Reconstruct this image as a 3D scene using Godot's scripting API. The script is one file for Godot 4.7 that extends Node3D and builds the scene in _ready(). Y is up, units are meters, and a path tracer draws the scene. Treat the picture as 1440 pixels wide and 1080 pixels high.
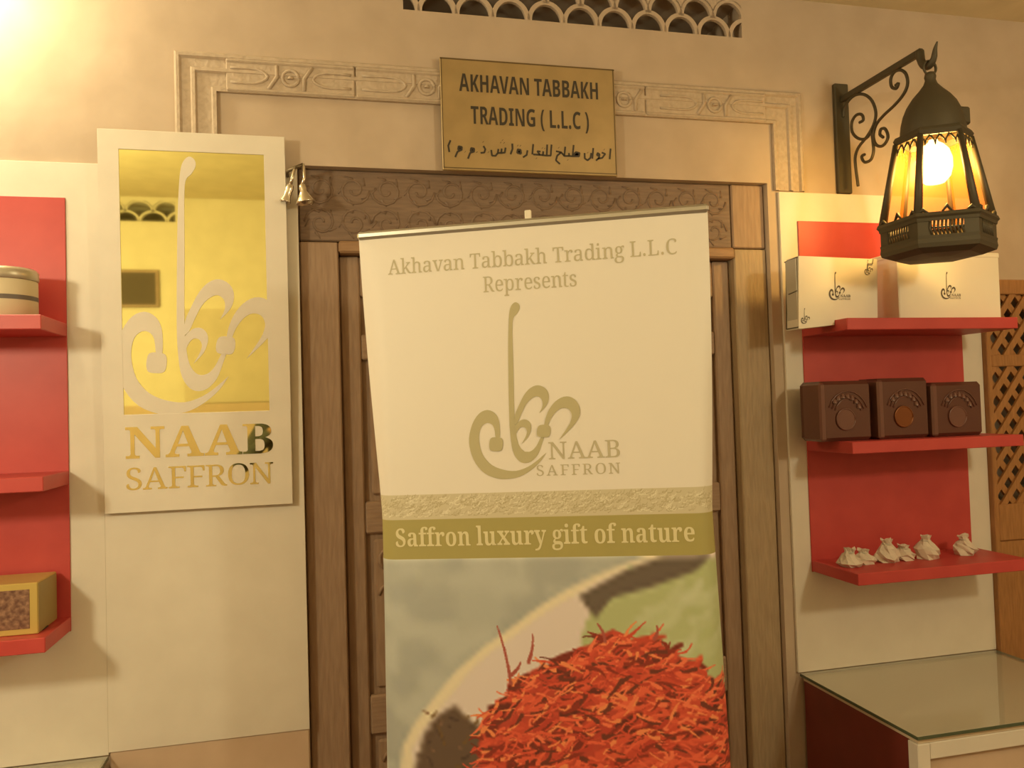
extends Node3D
# A trade stall: plastered wall with a carved wooden door, a roll-up banner, a gold mirror sign, red shelves and a lit lantern.
# Units are metres. The back wall is the plane z = 0; the camera stands 2.5 m in front of it, 1.6 m above the floor.

const EYE := Vector3(0.0, 1.6, 2.5)
const CEIL := 3.02
const FAR_Z := 3.6
const LEFT_X := -2.3
const RIGHT_X := 3.2

const LOGO := {
	"stem": [Vector2(-0.0376, -0.1894), Vector2(-0.0284, -0.1944), Vector2(-0.0270, -0.2052), Vector2(-0.0344, -0.2181), Vector2(-0.0444, -0.2300), Vector2(-0.0473, -0.2655), Vector2(-0.0485, -0.3412), Vector2(-0.0507, -0.4299), Vector2(-0.0509, -0.4743), Vector2(-0.0482, -0.5142), Vector2(-0.0421, -0.5366), Vector2(-0.0301, -0.5494), Vector2(-0.0149, -0.5486), Vector2(-0.0019, -0.5372), Vector2(0.0087, -0.5186), Vector2(0.0163, -0.5079), Vector2(0.0197, -0.5107), Vector2(0.0115, -0.5341), Vector2(0.0007, -0.5579), Vector2(-0.0161, -0.5736), Vector2(-0.0349, -0.5765), Vector2(-0.0497, -0.5663), Vector2(-0.0595, -0.5448), Vector2(-0.0633, -0.5092), Vector2(-0.0642, -0.4693), Vector2(-0.0622, -0.3850), Vector2(-0.0591, -0.2961), Vector2(-0.0558, -0.2427), Vector2(-0.0527, -0.2139), Vector2(-0.0474, -0.1977)],
	"crescent": [Vector2(-0.0897, -0.5171), Vector2(-0.0880, -0.4994), Vector2(-0.0896, -0.4727), Vector2(-0.0987, -0.4545), Vector2(-0.1169, -0.4457), Vector2(-0.1377, -0.4537), Vector2(-0.1552, -0.4780), Vector2(-0.1649, -0.5120), Vector2(-0.1626, -0.5433), Vector2(-0.1512, -0.5735), Vector2(-0.1296, -0.5983), Vector2(-0.0994, -0.6116), Vector2(-0.0724, -0.6133), Vector2(-0.0444, -0.6084), Vector2(-0.0170, -0.5939), Vector2(0.0061, -0.5744), Vector2(0.0218, -0.5530), Vector2(0.0010, -0.5698), Vector2(-0.0242, -0.5857), Vector2(-0.0536, -0.5945), Vector2(-0.0840, -0.5908), Vector2(-0.1106, -0.5793), Vector2(-0.1288, -0.5601), Vector2(-0.1378, -0.5375), Vector2(-0.1402, -0.5107), Vector2(-0.1347, -0.4886), Vector2(-0.1229, -0.4780), Vector2(-0.1107, -0.4789), Vector2(-0.1021, -0.4899), Vector2(-0.0988, -0.5167)],
	"plume": [Vector2(-0.0499, -0.4610), Vector2(-0.0399, -0.4393), Vector2(-0.0253, -0.4134), Vector2(-0.0089, -0.3973), Vector2(0.0092, -0.3920), Vector2(0.0266, -0.4004), Vector2(0.0338, -0.4162), Vector2(0.0308, -0.4345), Vector2(0.0208, -0.4486), Vector2(0.0088, -0.4591), Vector2(0.0176, -0.4419), Vector2(0.0165, -0.4264), Vector2(0.0057, -0.4184), Vector2(-0.0078, -0.4231), Vector2(-0.0219, -0.4366), Vector2(-0.0340, -0.4582), Vector2(-0.0439, -0.4781), Vector2(-0.0523, -0.4853)],
	"curl": [Vector2(-0.0525, -0.4897), Vector2(-0.0384, -0.4748), Vector2(-0.0235, -0.4728), Vector2(-0.0137, -0.4820), Vector2(-0.0125, -0.4957), Vector2(-0.0205, -0.5144), Vector2(-0.0374, -0.5314), Vector2(-0.0267, -0.5142), Vector2(-0.0226, -0.5011), Vector2(-0.0275, -0.4916), Vector2(-0.0364, -0.4904), Vector2(-0.0438, -0.4967), Vector2(-0.0497, -0.5075)],
	"arch": [Vector2(0.0188, -0.4926), Vector2(0.0232, -0.4730), Vector2(0.0331, -0.4514), Vector2(0.0495, -0.4323), Vector2(0.0698, -0.4222), Vector2(0.0894, -0.4253), Vector2(0.1032, -0.4413), Vector2(0.1065, -0.4634), Vector2(0.0954, -0.4848), Vector2(0.0770, -0.5037), Vector2(0.0531, -0.5247), Vector2(0.0714, -0.5004), Vector2(0.0823, -0.4833), Vector2(0.0867, -0.4660), Vector2(0.0794, -0.4521), Vector2(0.0641, -0.4492), Vector2(0.0492, -0.4574), Vector2(0.0356, -0.4744), Vector2(0.0267, -0.4929)],
	"dotl": [Vector2(-0.1109, -0.5140), Vector2(-0.0972, -0.5123), Vector2(-0.0843, -0.5159), Vector2(-0.0821, -0.5284), Vector2(-0.0864, -0.5438), Vector2(-0.1001, -0.5460), Vector2(-0.1135, -0.5428), Vector2(-0.1156, -0.5285)],
	"dotr": [Vector2(0.0070, -0.4886), Vector2(0.0204, -0.4869), Vector2(0.0322, -0.4901), Vector2(0.0343, -0.5020), Vector2(0.0292, -0.5155), Vector2(0.0168, -0.5167), Vector2(0.0027, -0.5135), Vector2(0.0015, -0.5007)],
}

const ARABIC := [
	[Vector2(0.9455, 2.4425), Vector2(0.9409, 2.4069)],
	[Vector2(0.9139, 2.4278), Vector2(0.9262, 2.4239), Vector2(0.9151, 2.4102), Vector2(0.8993, 2.4069)],
	[Vector2(0.9226, 2.4388), Vector2(0.9235, 2.4380)],
	[Vector2(0.9042, 2.4150), Vector2(0.8969, 2.4191), Vector2(0.8999, 2.4259), Vector2(0.9063, 2.4217), Vector2(0.9040, 2.4097), Vector2(0.8930, 2.4004)],
	[Vector2(0.8853, 2.4415), Vector2(0.8808, 2.4061)],
	[Vector2(0.8778, 2.4249), Vector2(0.8745, 2.4085), Vector2(0.8641, 2.4001), Vector2(0.8551, 2.4059), Vector2(0.8549, 2.4239)],
	[Vector2(0.8650, 2.4257), Vector2(0.8659, 2.4248)],
	[Vector2(0.8143, 2.4112), Vector2(0.8353, 2.4121), Vector2(0.8375, 2.4231), Vector2(0.8253, 2.4257), Vector2(0.8144, 2.4134)],
	[Vector2(0.8183, 2.4486), Vector2(0.8134, 2.4111), Vector2(0.8021, 2.4115), Vector2(0.8010, 2.4215)],
	[Vector2(0.7962, 2.3990), Vector2(0.7971, 2.3982)],
	[Vector2(0.7895, 2.4416), Vector2(0.7853, 2.4108), Vector2(0.8021, 2.4115)],
	[Vector2(0.7853, 2.4108), Vector2(0.7753, 2.4226), Vector2(0.7574, 2.4253)],
	[Vector2(0.7753, 2.4226), Vector2(0.7614, 2.4111), Vector2(0.7564, 2.3956), Vector2(0.7695, 2.3840)],
	[Vector2(0.7668, 2.4375), Vector2(0.7677, 2.4366)],
	[Vector2(0.7433, 2.4464), Vector2(0.7394, 2.4101), Vector2(0.7268, 2.4096)],
	[Vector2(0.7289, 2.4458), Vector2(0.7259, 2.4095), Vector2(0.7134, 2.4103), Vector2(0.7148, 2.4234)],
	[Vector2(0.7115, 2.4337), Vector2(0.7124, 2.4328)],
	[Vector2(0.7196, 2.4332), Vector2(0.7204, 2.4323)],
	[Vector2(0.7134, 2.4103), Vector2(0.6988, 2.4114), Vector2(0.6810, 2.4115)],
	[Vector2(0.7058, 2.4217), Vector2(0.6947, 2.4225), Vector2(0.7032, 2.4116)],
	[Vector2(0.6908, 2.3994), Vector2(0.6917, 2.3985)],
	[Vector2(0.6821, 2.4453), Vector2(0.6779, 2.4114)],
	[Vector2(0.6624, 2.4241), Vector2(0.6592, 2.4088), Vector2(0.6466, 2.4005)],
	[Vector2(0.6412, 2.4115), Vector2(0.6281, 2.4139), Vector2(0.6298, 2.4256), Vector2(0.6394, 2.4244), Vector2(0.6412, 2.4115)],
	[Vector2(0.6302, 2.4386), Vector2(0.6311, 2.4378)],
	[Vector2(0.6390, 2.4381), Vector2(0.6399, 2.4373)],
	[Vector2(0.6128, 2.4434), Vector2(0.6131, 2.4262), Vector2(0.6060, 2.4087)],
	[Vector2(0.5905, 2.4295), Vector2(0.5874, 2.4134), Vector2(0.5760, 2.4117), Vector2(0.5773, 2.4259)],
	[Vector2(0.5760, 2.4117), Vector2(0.5647, 2.4112), Vector2(0.5668, 2.4241)],
	[Vector2(0.5647, 2.4112), Vector2(0.5566, 2.4014), Vector2(0.5453, 2.4018), Vector2(0.5433, 2.4200)],
	[Vector2(0.5744, 2.4455), Vector2(0.5753, 2.4446)],
	[Vector2(0.5858, 2.4451), Vector2(0.5866, 2.4443)],
	[Vector2(0.5808, 2.4535), Vector2(0.5816, 2.4527)],
	[Vector2(0.5335, 2.4128), Vector2(0.5344, 2.4120)],
	[Vector2(0.5186, 2.4317), Vector2(0.5243, 2.4209), Vector2(0.5205, 2.4105), Vector2(0.5084, 2.4087)],
	[Vector2(0.5173, 2.4445), Vector2(0.5181, 2.4437)],
	[Vector2(0.4965, 2.4111), Vector2(0.4973, 2.4103)],
	[Vector2(0.4871, 2.4120), Vector2(0.4764, 2.4128), Vector2(0.4788, 2.4231), Vector2(0.4882, 2.4218), Vector2(0.4871, 2.4120), Vector2(0.4750, 2.4072), Vector2(0.4676, 2.3886)],
	[Vector2(0.4588, 2.4107), Vector2(0.4597, 2.4099)],
	[Vector2(0.4479, 2.4158), Vector2(0.4369, 2.4161), Vector2(0.4389, 2.4268), Vector2(0.4490, 2.4251), Vector2(0.4479, 2.4158), Vector2(0.4350, 2.4097), Vector2(0.4269, 2.3920)],
	[Vector2(0.4136, 2.4447), Vector2(0.4059, 2.4274), Vector2(0.4087, 2.4073)],
]

var M := {}
var taken := {}
var serif: Font
var serif_bold: Font
var sans_bold: Font

# ---------------------------------------------------------------- naming and nodes

func numbered(called: String) -> String:
	if not taken.has(called):
		taken[called] = 0
		return called
	taken[called] += 1
	return "%s_%03d" % [called, taken[called]]

func thing(called: String, label: String, category: String, at := Vector3.ZERO, group := "") -> Node3D:
	var o := Node3D.new()
	o.name = numbered(called)
	add_child(o, true)
	o.position = at
	o.set_meta("label", label)
	o.set_meta("category", category)
	if group != "":
		o.set_meta("group", group)
	return o

func setting(called: String) -> Node3D:
	var o := Node3D.new()
	o.name = called
	add_child(o, true)
	o.set_meta("kind", "structure")
	return o

func new_st() -> SurfaceTool:
	var st := SurfaceTool.new()
	st.begin(Mesh.PRIMITIVE_TRIANGLES)
	return st

func offset_of(node: Node) -> Vector3:
	var p := Vector3.ZERO
	var n: Node = node
	while n != self and n != null:
		if n is Node3D:
			p += (n as Node3D).position
		n = n.get_parent()
	return p

# commits a shape drawn in world coordinates as one named mesh under its parent
func part(parent: Node, called: String, st: SurfaceTool, m: Material, label := "") -> MeshInstance3D:
	var o := local_part(parent, called, st, m, label)
	o.position = -offset_of(parent)
	return o

func local_part(parent: Node, called: String, st: SurfaceTool, m: Material, label := "") -> MeshInstance3D:
	st.generate_normals()
	return mesh_part(parent, called, st.commit(), m, label)

func mesh_part(parent: Node, called: String, mesh: Mesh, m: Material, label := "") -> MeshInstance3D:
	var o := MeshInstance3D.new()
	o.name = called
	o.mesh = mesh
	o.material_override = m
	o.cast_shadow = GeometryInstance3D.SHADOW_CASTING_SETTING_ON
	parent.add_child(o, true)
	if label != "":
		o.set_meta("label", label)
	return o

func struct_mesh(called: String, st: SurfaceTool, m: Material) -> MeshInstance3D:
	var o := part(self, called, st, m)
	o.set_meta("kind", "structure")
	return o

# ---------------------------------------------------------------- shapes

# one triangle whose front looks away from the point "inside"
func tri(st: SurfaceTool, a: Vector3, b: Vector3, c: Vector3, inside: Vector3) -> void:
	var n := (b - a).cross(c - a)
	if n.dot((a + b + c) / 3.0 - inside) > 0.0:
		st.add_vertex(a); st.add_vertex(c); st.add_vertex(b)
	else:
		st.add_vertex(a); st.add_vertex(b); st.add_vertex(c)

func quad(st: SurfaceTool, a: Vector3, b: Vector3, c: Vector3, d: Vector3, inside: Vector3) -> void:
	tri(st, a, b, c, inside)
	tri(st, a, c, d, inside)

# a box between two corners, with chamfered edges
func box(st: SurfaceTool, lo: Vector3, hi: Vector3, bev := 0.0, xf := Transform3D.IDENTITY) -> void:
	st.set_smooth_group(-1)
	var c := (lo + hi) * 0.5
	var h := (hi - lo) * 0.5
	var b := minf(bev, minf(h.x, minf(h.y, h.z)) * 0.9)
	var inside := xf * c
	if b <= 0.0:
		for ax in 3:
			for s in [-1.0, 1.0]:
				var p := []
				for k in [[-1, -1], [1, -1], [1, 1], [-1, 1]]:
					var v := Vector3.ZERO
					v[ax] = h[ax] * s
					v[(ax + 1) % 3] = h[(ax + 1) % 3] * k[0]
					v[(ax + 2) % 3] = h[(ax + 2) % 3] * k[1]
					p.append(xf * (c + v))
				quad(st, p[0], p[1], p[2], p[3], inside)
		return
	for ax in 3:
		var u := (ax + 1) % 3
		var w := (ax + 2) % 3
		for s in [-1.0, 1.0]:
			var p := []
			for k in [[-1, -1], [1, -1], [1, 1], [-1, 1]]:
				var v := Vector3.ZERO
				v[ax] = h[ax] * s
				v[u] = (h[u] - b) * k[0]
				v[w] = (h[w] - b) * k[1]
				p.append(xf * (c + v))
			quad(st, p[0], p[1], p[2], p[3], inside)
			for t in [-1.0, 1.0]:
				var e := []
				for k in [[-1, 0], [1, 0], [1, 1], [-1, 1]]:
					var v := Vector3.ZERO
					v[w] = (h[w] - b) * k[0]
					v[ax] = (h[ax] if k[1] == 0 else h[ax] - b) * s
					v[u] = (h[u] - b if k[1] == 0 else h[u]) * t
					e.append(xf * (c + v))
				quad(st, e[0], e[1], e[2], e[3], inside)
	for sx in [-1.0, 1.0]:
		for sy in [-1.0, 1.0]:
			for sz in [-1.0, 1.0]:
				var s3 := Vector3(sx, sy, sz)
				tri(st, xf * (c + s3 * (h - Vector3(0, b, b))), xf * (c + s3 * (h - Vector3(b, 0, b))), xf * (c + s3 * (h - Vector3(b, b, 0))), inside)

func area2(p) -> float:
	var a := 0.0
	for i in p.size():
		var q: Vector2 = p[(i + 1) % p.size()]
		a += p[i].x * q.y - q.x * p[i].y
	return a * 0.5

# a flat outline (x, y) given thickness from z0 to z1; placed by xf
func prism(st: SurfaceTool, outline, z0: float, z1: float, xf := Transform3D.IDENTITY) -> void:
	var poly := PackedVector2Array(outline)
	if area2(poly) < 0.0:
		poly.reverse()
	st.set_smooth_group(-1)
	var idx := Geometry2D.triangulate_polygon(poly)
	for k in range(0, idx.size(), 3):
		var a := poly[idx[k]]
		var b := poly[idx[k + 1]]
		var c := poly[idx[k + 2]]
		var mid := (a + b + c) / 3.0
		var ins := xf * Vector3(mid.x, mid.y, (z0 + z1) * 0.5)
		tri(st, xf * Vector3(a.x, a.y, z1), xf * Vector3(b.x, b.y, z1), xf * Vector3(c.x, c.y, z1), ins)
		tri(st, xf * Vector3(a.x, a.y, z0), xf * Vector3(b.x, b.y, z0), xf * Vector3(c.x, c.y, z0), ins)
	for i in poly.size():
		var a := poly[i]
		var b := poly[(i + 1) % poly.size()]
		var d := (b - a).normalized()
		var inw := (a + b) * 0.5 + Vector2(-d.y, d.x) * 0.001
		quad(st, xf * Vector3(a.x, a.y, z0), xf * Vector3(b.x, b.y, z0), xf * Vector3(b.x, b.y, z1), xf * Vector3(a.x, a.y, z1), xf * Vector3(inw.x, inw.y, (z0 + z1) * 0.5))

# a round bar swept along points
func tube(st: SurfaceTool, pts: Array, radius, sides := 8, flat := 1.0) -> void:
	st.set_smooth_group(0)
	var rings := []
	var up := Vector3(0.31, 0.83, 0.47).normalized()
	var n := pts.size()
	var side := Vector3.ZERO
	for i in n:
		var t: Vector3 = (pts[mini(i + 1, n - 1)] - pts[maxi(i - 1, 0)]).normalized()
		if i == 0:
			side = t.cross(up).normalized()
		else:
			side = (side - t * side.dot(t)).normalized()
		var nb := t.cross(side).normalized()
		var r: float = radius[i] if radius is Array else radius
		var ring := []
		for k in sides:
			var a := TAU * k / sides
			ring.append(pts[i] + side * cos(a) * r + nb * sin(a) * r * flat)
		rings.append(ring)
	for i in n - 1:
		var mid: Vector3 = (pts[i] + pts[i + 1]) * 0.5
		for k in sides:
			var l := (k + 1) % sides
			quad(st, rings[i][k], rings[i][l], rings[i + 1][l], rings[i + 1][k], mid)
	for e in [0, n - 1]:
		var ins: Vector3 = pts[1] if e == 0 else pts[n - 2]
		for k in sides:
			tri(st, pts[e], rings[e][k], rings[e][(k + 1) % sides], ins)

# a profile of (radius, height) turned about the vertical through c; few sides and flat = true give a faceted body
func lathe(st: SurfaceTool, prof: Array, c: Vector3, sides := 24, flat := false, turn := 0.0, closed := true) -> void:
	st.set_smooth_group(-1 if flat else 0)
	var n := prof.size()
	for i in n - 1:
		if not flat:
			st.set_smooth_group(0)
		var p: Vector2 = prof[i]
		var q: Vector2 = prof[i + 1]
		var d := q - p
		var outward := Vector2(d.y, -d.x).normalized()
		for k in sides:
			var a := TAU * k / sides + turn
			var b := TAU * (k + 1) / sides + turn
			var m := (a + b) * 0.5
			var mp := (p + q) * 0.5 - outward * 0.002
			var ins := c + Vector3(cos(m) * mp.x * cos((b - a) * 0.5), mp.y, sin(m) * mp.x * cos((b - a) * 0.5))
			var v := [c + Vector3(cos(a) * p.x, p.y, sin(a) * p.x), c + Vector3(cos(b) * p.x, p.y, sin(b) * p.x), c + Vector3(cos(b) * q.x, q.y, sin(b) * q.x), c + Vector3(cos(a) * q.x, q.y, sin(a) * q.x)]
			if p.x < 1e-5:
				tri(st, v[0], v[2], v[3], ins)
			elif q.x < 1e-5:
				tri(st, v[0], v[1], v[2], ins)
			else:
				quad(st, v[0], v[1], v[2], v[3], ins)
	if closed:
		for e in [0, n - 1]:
			var p: Vector2 = prof[e]
			if p.x > 1e-5:
				st.set_smooth_group(-1)
				var ins := c + Vector3(0, p.y + (0.01 if prof[1 if e == 0 else n - 2].y > p.y else -0.01), 0)
				for k in sides:
					var a := TAU * k / sides + turn
					var b := TAU * (k + 1) / sides + turn
					tri(st, c + Vector3(0, p.y, 0), c + Vector3(cos(a) * p.x, p.y, sin(a) * p.x), c + Vector3(cos(b) * p.x, p.y, sin(b) * p.x), ins)

# a smooth closed outline through the given points
func smooth_outline(pts: Array, steps := 3) -> PackedVector2Array:
	var out := PackedVector2Array()
	var n := pts.size()
	for i in n:
		var p0: Vector2 = pts[(i + n - 1) % n]
		var p1: Vector2 = pts[i]
		var p2: Vector2 = pts[(i + 1) % n]
		var p3: Vector2 = pts[(i + 2) % n]
		var sharp1 := (p1 - p0).normalized().dot((p2 - p1).normalized()) < 0.1
		var sharp2 := (p2 - p1).normalized().dot((p3 - p2).normalized()) < 0.1
		for s in steps:
			var t := float(s) / steps
			var m1 := Vector2.ZERO if sharp1 else (p2 - p0) * 0.5
			var m2 := Vector2.ZERO if sharp2 else (p3 - p1) * 0.5
			if sharp1:
				m1 = (p2 - p1) * 0.8
			if sharp2:
				m2 = (p2 - p1) * 0.8
			out.append(p1 * (2 * t * t * t - 3 * t * t + 1) + m1 * (t * t * t - 2 * t * t + t) + p2 * (-2 * t * t * t + 3 * t * t) + m2 * (t * t * t - t * t))
	return out

func smooth_line(pts: Array, steps := 4) -> Array:
	var out := []
	var n := pts.size()
	for i in n - 1:
		for s in steps:
			out.append(pts[i].cubic_interpolate(pts[i + 1], pts[maxi(i - 1, 0)], pts[mini(i + 2, n - 1)], float(s) / steps))
	out.append(pts[n - 1])
	return out

func rect(x0: float, y0: float, x1: float, y1: float) -> PackedVector2Array:
	return PackedVector2Array([Vector2(x0, y0), Vector2(x1, y0), Vector2(x1, y1), Vector2(x0, y1)])

# lettering stretched into the rectangle x0..x1, y0..y1 (letters from base line to cap height), as flat triangles in (x, y)
func letter_triangles(text: String, font: Font, x0: float, x1: float, base: float, cap: float, depth := 0.0, cap_text := "H") -> Array:
	var ref := text_mesh(cap_text, font, 0.0).get_aabb()
	var tm := text_mesh(text, font, depth)
	var bb := tm.get_aabb()
	var arrays := tm.get_mesh_arrays()
	var vs: PackedVector3Array = arrays[Mesh.ARRAY_VERTEX]
	var ids: PackedInt32Array = arrays[Mesh.ARRAY_INDEX] if arrays[Mesh.ARRAY_INDEX] != null else PackedInt32Array(range(vs.size()))
	var out := []
	for k in ids:
		var v := vs[k]
		out.append(Vector3(x0 + (v.x - bb.position.x) / bb.size.x * (x1 - x0), base + (v.y - ref.position.y) / ref.size.y * (cap - base), v.z))
	return out

func text_mesh(text: String, font: Font, depth: float) -> TextMesh:
	var t := TextMesh.new()
	t.text = text
	t.font = font
	t.font_size = 64
	t.pixel_size = 0.01
	t.curve_step = 1.0
	t.depth = depth
	t.horizontal_alignment = HORIZONTAL_ALIGNMENT_LEFT
	t.vertical_alignment = VERTICAL_ALIGNMENT_BOTTOM
	return t

func font_of(family: String, weight: int) -> SystemFont:
	var f := SystemFont.new()
	f.font_names = PackedStringArray([family])
	f.font_weight = weight
	return f

# flat triangles laid on a surface given by the function at(Vector2) -> Vector3, facing "front"
func flat_on(st: SurfaceTool, tris: Array, at: Callable, front: Vector3) -> void:
	st.set_smooth_group(-1)
	for k in range(0, tris.size(), 3):
		var a: Vector3 = at.call(Vector2(tris[k].x, tris[k].y))
		var b: Vector3 = at.call(Vector2(tris[k + 1].x, tris[k + 1].y))
		var c: Vector3 = at.call(Vector2(tris[k + 2].x, tris[k + 2].y))
		tri(st, a, b, c, a - front)

func outline_triangles(poly: PackedVector2Array) -> Array:
	var out := []
	for i in Geometry2D.triangulate_polygon(poly):
		out.append(Vector3(poly[i].x, poly[i].y, 0))
	return out

# a brush stroke of even width as flat triangles
func stroke_outline(pts: Array, width: float) -> Array:
	return Array(Geometry2D.offset_polyline(PackedVector2Array(pts), width * 0.5, Geometry2D.JOIN_ROUND, Geometry2D.END_ROUND))

# ---------------------------------------------------------------- materials

func mat(c: Color, rough := 0.75, metal := 0.0) -> StandardMaterial3D:
	var m := StandardMaterial3D.new()
	m.albedo_color = c
	m.roughness = rough
	m.metallic = metal
	return m

func noise_image(size: int, freq: float, octaves: int, s: int, kind := FastNoiseLite.TYPE_SIMPLEX_SMOOTH) -> Image:
	var n := FastNoiseLite.new()
	n.seed = s
	n.noise_type = kind
	n.frequency = freq
	n.fractal_octaves = octaves
	return n.get_seamless_image(size, size)

# a grain of two tones from noise, repeated over the surface in world axes
func grained(a: Color, b: Color, img: Image, scale: Vector3, rough: float, relief := 0.0, metal := 0.0) -> StandardMaterial3D:
	var m := mat(Color.WHITE, rough, metal)
	var out := Image.create(img.get_width(), img.get_height(), false, Image.FORMAT_RGB8)
	for y in img.get_height():
		for x in img.get_width():
			out.set_pixel(x, y, a.lerp(b, img.get_pixel(x, y).r))
	m.albedo_texture = ImageTexture.create_from_image(out)
	m.uv1_triplanar = true
	m.uv1_world_triplanar = true
	m.uv1_scale = scale
	if relief > 0.0:
		var bump: Image = img.duplicate()
		bump.convert(Image.FORMAT_RGBA8)
		bump.bump_map_to_normal_map(relief)
		m.normal_enabled = true
		m.normal_texture = ImageTexture.create_from_image(bump)
	return m

func glow(c: Color, energy: float) -> StandardMaterial3D:
	var m := mat(c, 0.5)
	m.emission_enabled = true
	m.emission = c
	m.emission_energy_multiplier = energy
	return m

func lamp(called: String, at: Vector3, c: Color, energy: float, size: float, parent: Node) -> void:
	var l := OmniLight3D.new()
	l.name = called
	l.light_color = c
	l.light_energy = energy
	l.light_size = size
	l.omni_range = 12.0
	l.omni_attenuation = 2.0
	l.shadow_enabled = true
	parent.add_child(l, true)
	l.position = at - offset_of(parent)

# ---------------------------------------------------------------- the scene

func _ready() -> void:
	make_view()
	make_materials()
	make_room()
	make_plaster_trim()
	make_door()
	make_banner()
	make_mirror_sign()
	make_name_plaque()
	make_shelf_units()
	make_counters()
	make_lantern()
	make_lattice_screen()
	make_shelf_goods()
	make_spot_fitting()
	make_far_side()
	make_person()

func make_view() -> void:
	var cam := Camera3D.new()
	cam.name = "camera"
	cam.position = EYE
	cam.rotation = Vector3(deg_to_rad(1.70), deg_to_rad(-13.39), deg_to_rad(-1.76))
	cam.fov = rad_to_deg(2.0 * atan(540.0 / 1130.0))
	cam.near = 0.01
	cam.current = true
	add_child(cam)
	var we := WorldEnvironment.new()
	we.name = "surroundings"
	var env := Environment.new()
	env.background_mode = Environment.BG_COLOR
	env.background_color = Color(0.02, 0.016, 0.012)
	env.tonemap_mode = Environment.TONE_MAPPER_LINEAR
	env.tonemap_exposure = 0.89
	env.sdfgi_enabled = true
	env.ssao_enabled = true
	env.ssil_enabled = true
	we.environment = env
	add_child(we)
	make_lamps()

const WARM := Color(1.0, 0.95, 0.78)
const AMBER := Color(1.0, 0.80, 0.42)

func make_lamps() -> void:
	# globe lamp high on the wall beyond the left edge of the photograph
	M.globe = glow(Color(1.0, 0.9, 0.7), 6.0)
	M.lamp_metal = mat(Color(0.45, 0.40, 0.32), 0.4, 0.8)
	var at := Vector3(-1.02, 2.85, 0.19)
	var w := thing("wall_lamp", "round white globe wall lamp at top left corner above red shelves", "lamp", Vector3(at.x, at.y, 0.0))
	var st := new_st()
	lathe(st, [Vector2(0.0, -0.07), Vector2(0.035, -0.06), Vector2(0.06, -0.035), Vector2(0.07, 0.0), Vector2(0.06, 0.035), Vector2(0.035, 0.06), Vector2(0.0, 0.07)], at, 24)
	part(w, "globe", st, M.globe)
	st = new_st()
	tube(st, [at + Vector3(0, 0.04, -0.19), at + Vector3(0, 0.10, -0.12), at + Vector3(0, 0.12, -0.07), at + Vector3(0, 0.07, 0)], 0.009)
	part(w, "arm", st, M.lamp_metal)
	st = new_st()
	box(st, at + Vector3(-0.04, -0.02, -0.19), at + Vector3(0.04, 0.10, -0.175), 0.004)
	part(w, "wall_plate", st, M.lamp_metal)
	lamp("globe_light", at, WARM, 0.54, 0.06, w)
	# unseen pendant globes added for room light; the right one fills the right side
	for q in [[Vector3(-1.6, 2.15, 1.9), 2.05, "left"], [Vector3(2.1, 2.35, 2.6), 1.5, "right"]]:
		var p: Vector3 = q[0]
		var t := thing("fill_pendant", "added white globe pendant lamp, out of view, at %s side of the room" % q[2], "lamp", Vector3(p.x, CEIL, p.z), "added pendants over the room")
		st = new_st()
		lathe(st, [Vector2(0.0, -0.11), Vector2(0.06, -0.095), Vector2(0.095, -0.055), Vector2(0.11, 0.0), Vector2(0.095, 0.055), Vector2(0.06, 0.095), Vector2(0.0, 0.11)], p, 24)
		part(t, "globe", st, M.globe)
		st = new_st()
		tube(st, [p + Vector3(0, 0.10, 0), Vector3(p.x, CEIL - 0.02, p.z)], 0.005)
		part(t, "cord", st, M.lamp_metal)
		st = new_st()
		lathe(st, [Vector2(0.05, -0.03), Vector2(0.05, 0.0)], Vector3(p.x, CEIL, p.z), 20)
		part(t, "ceiling_rose", st, M.lamp_metal)
		lamp("fill_light", p, WARM, q[1], 0.11, t)

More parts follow.
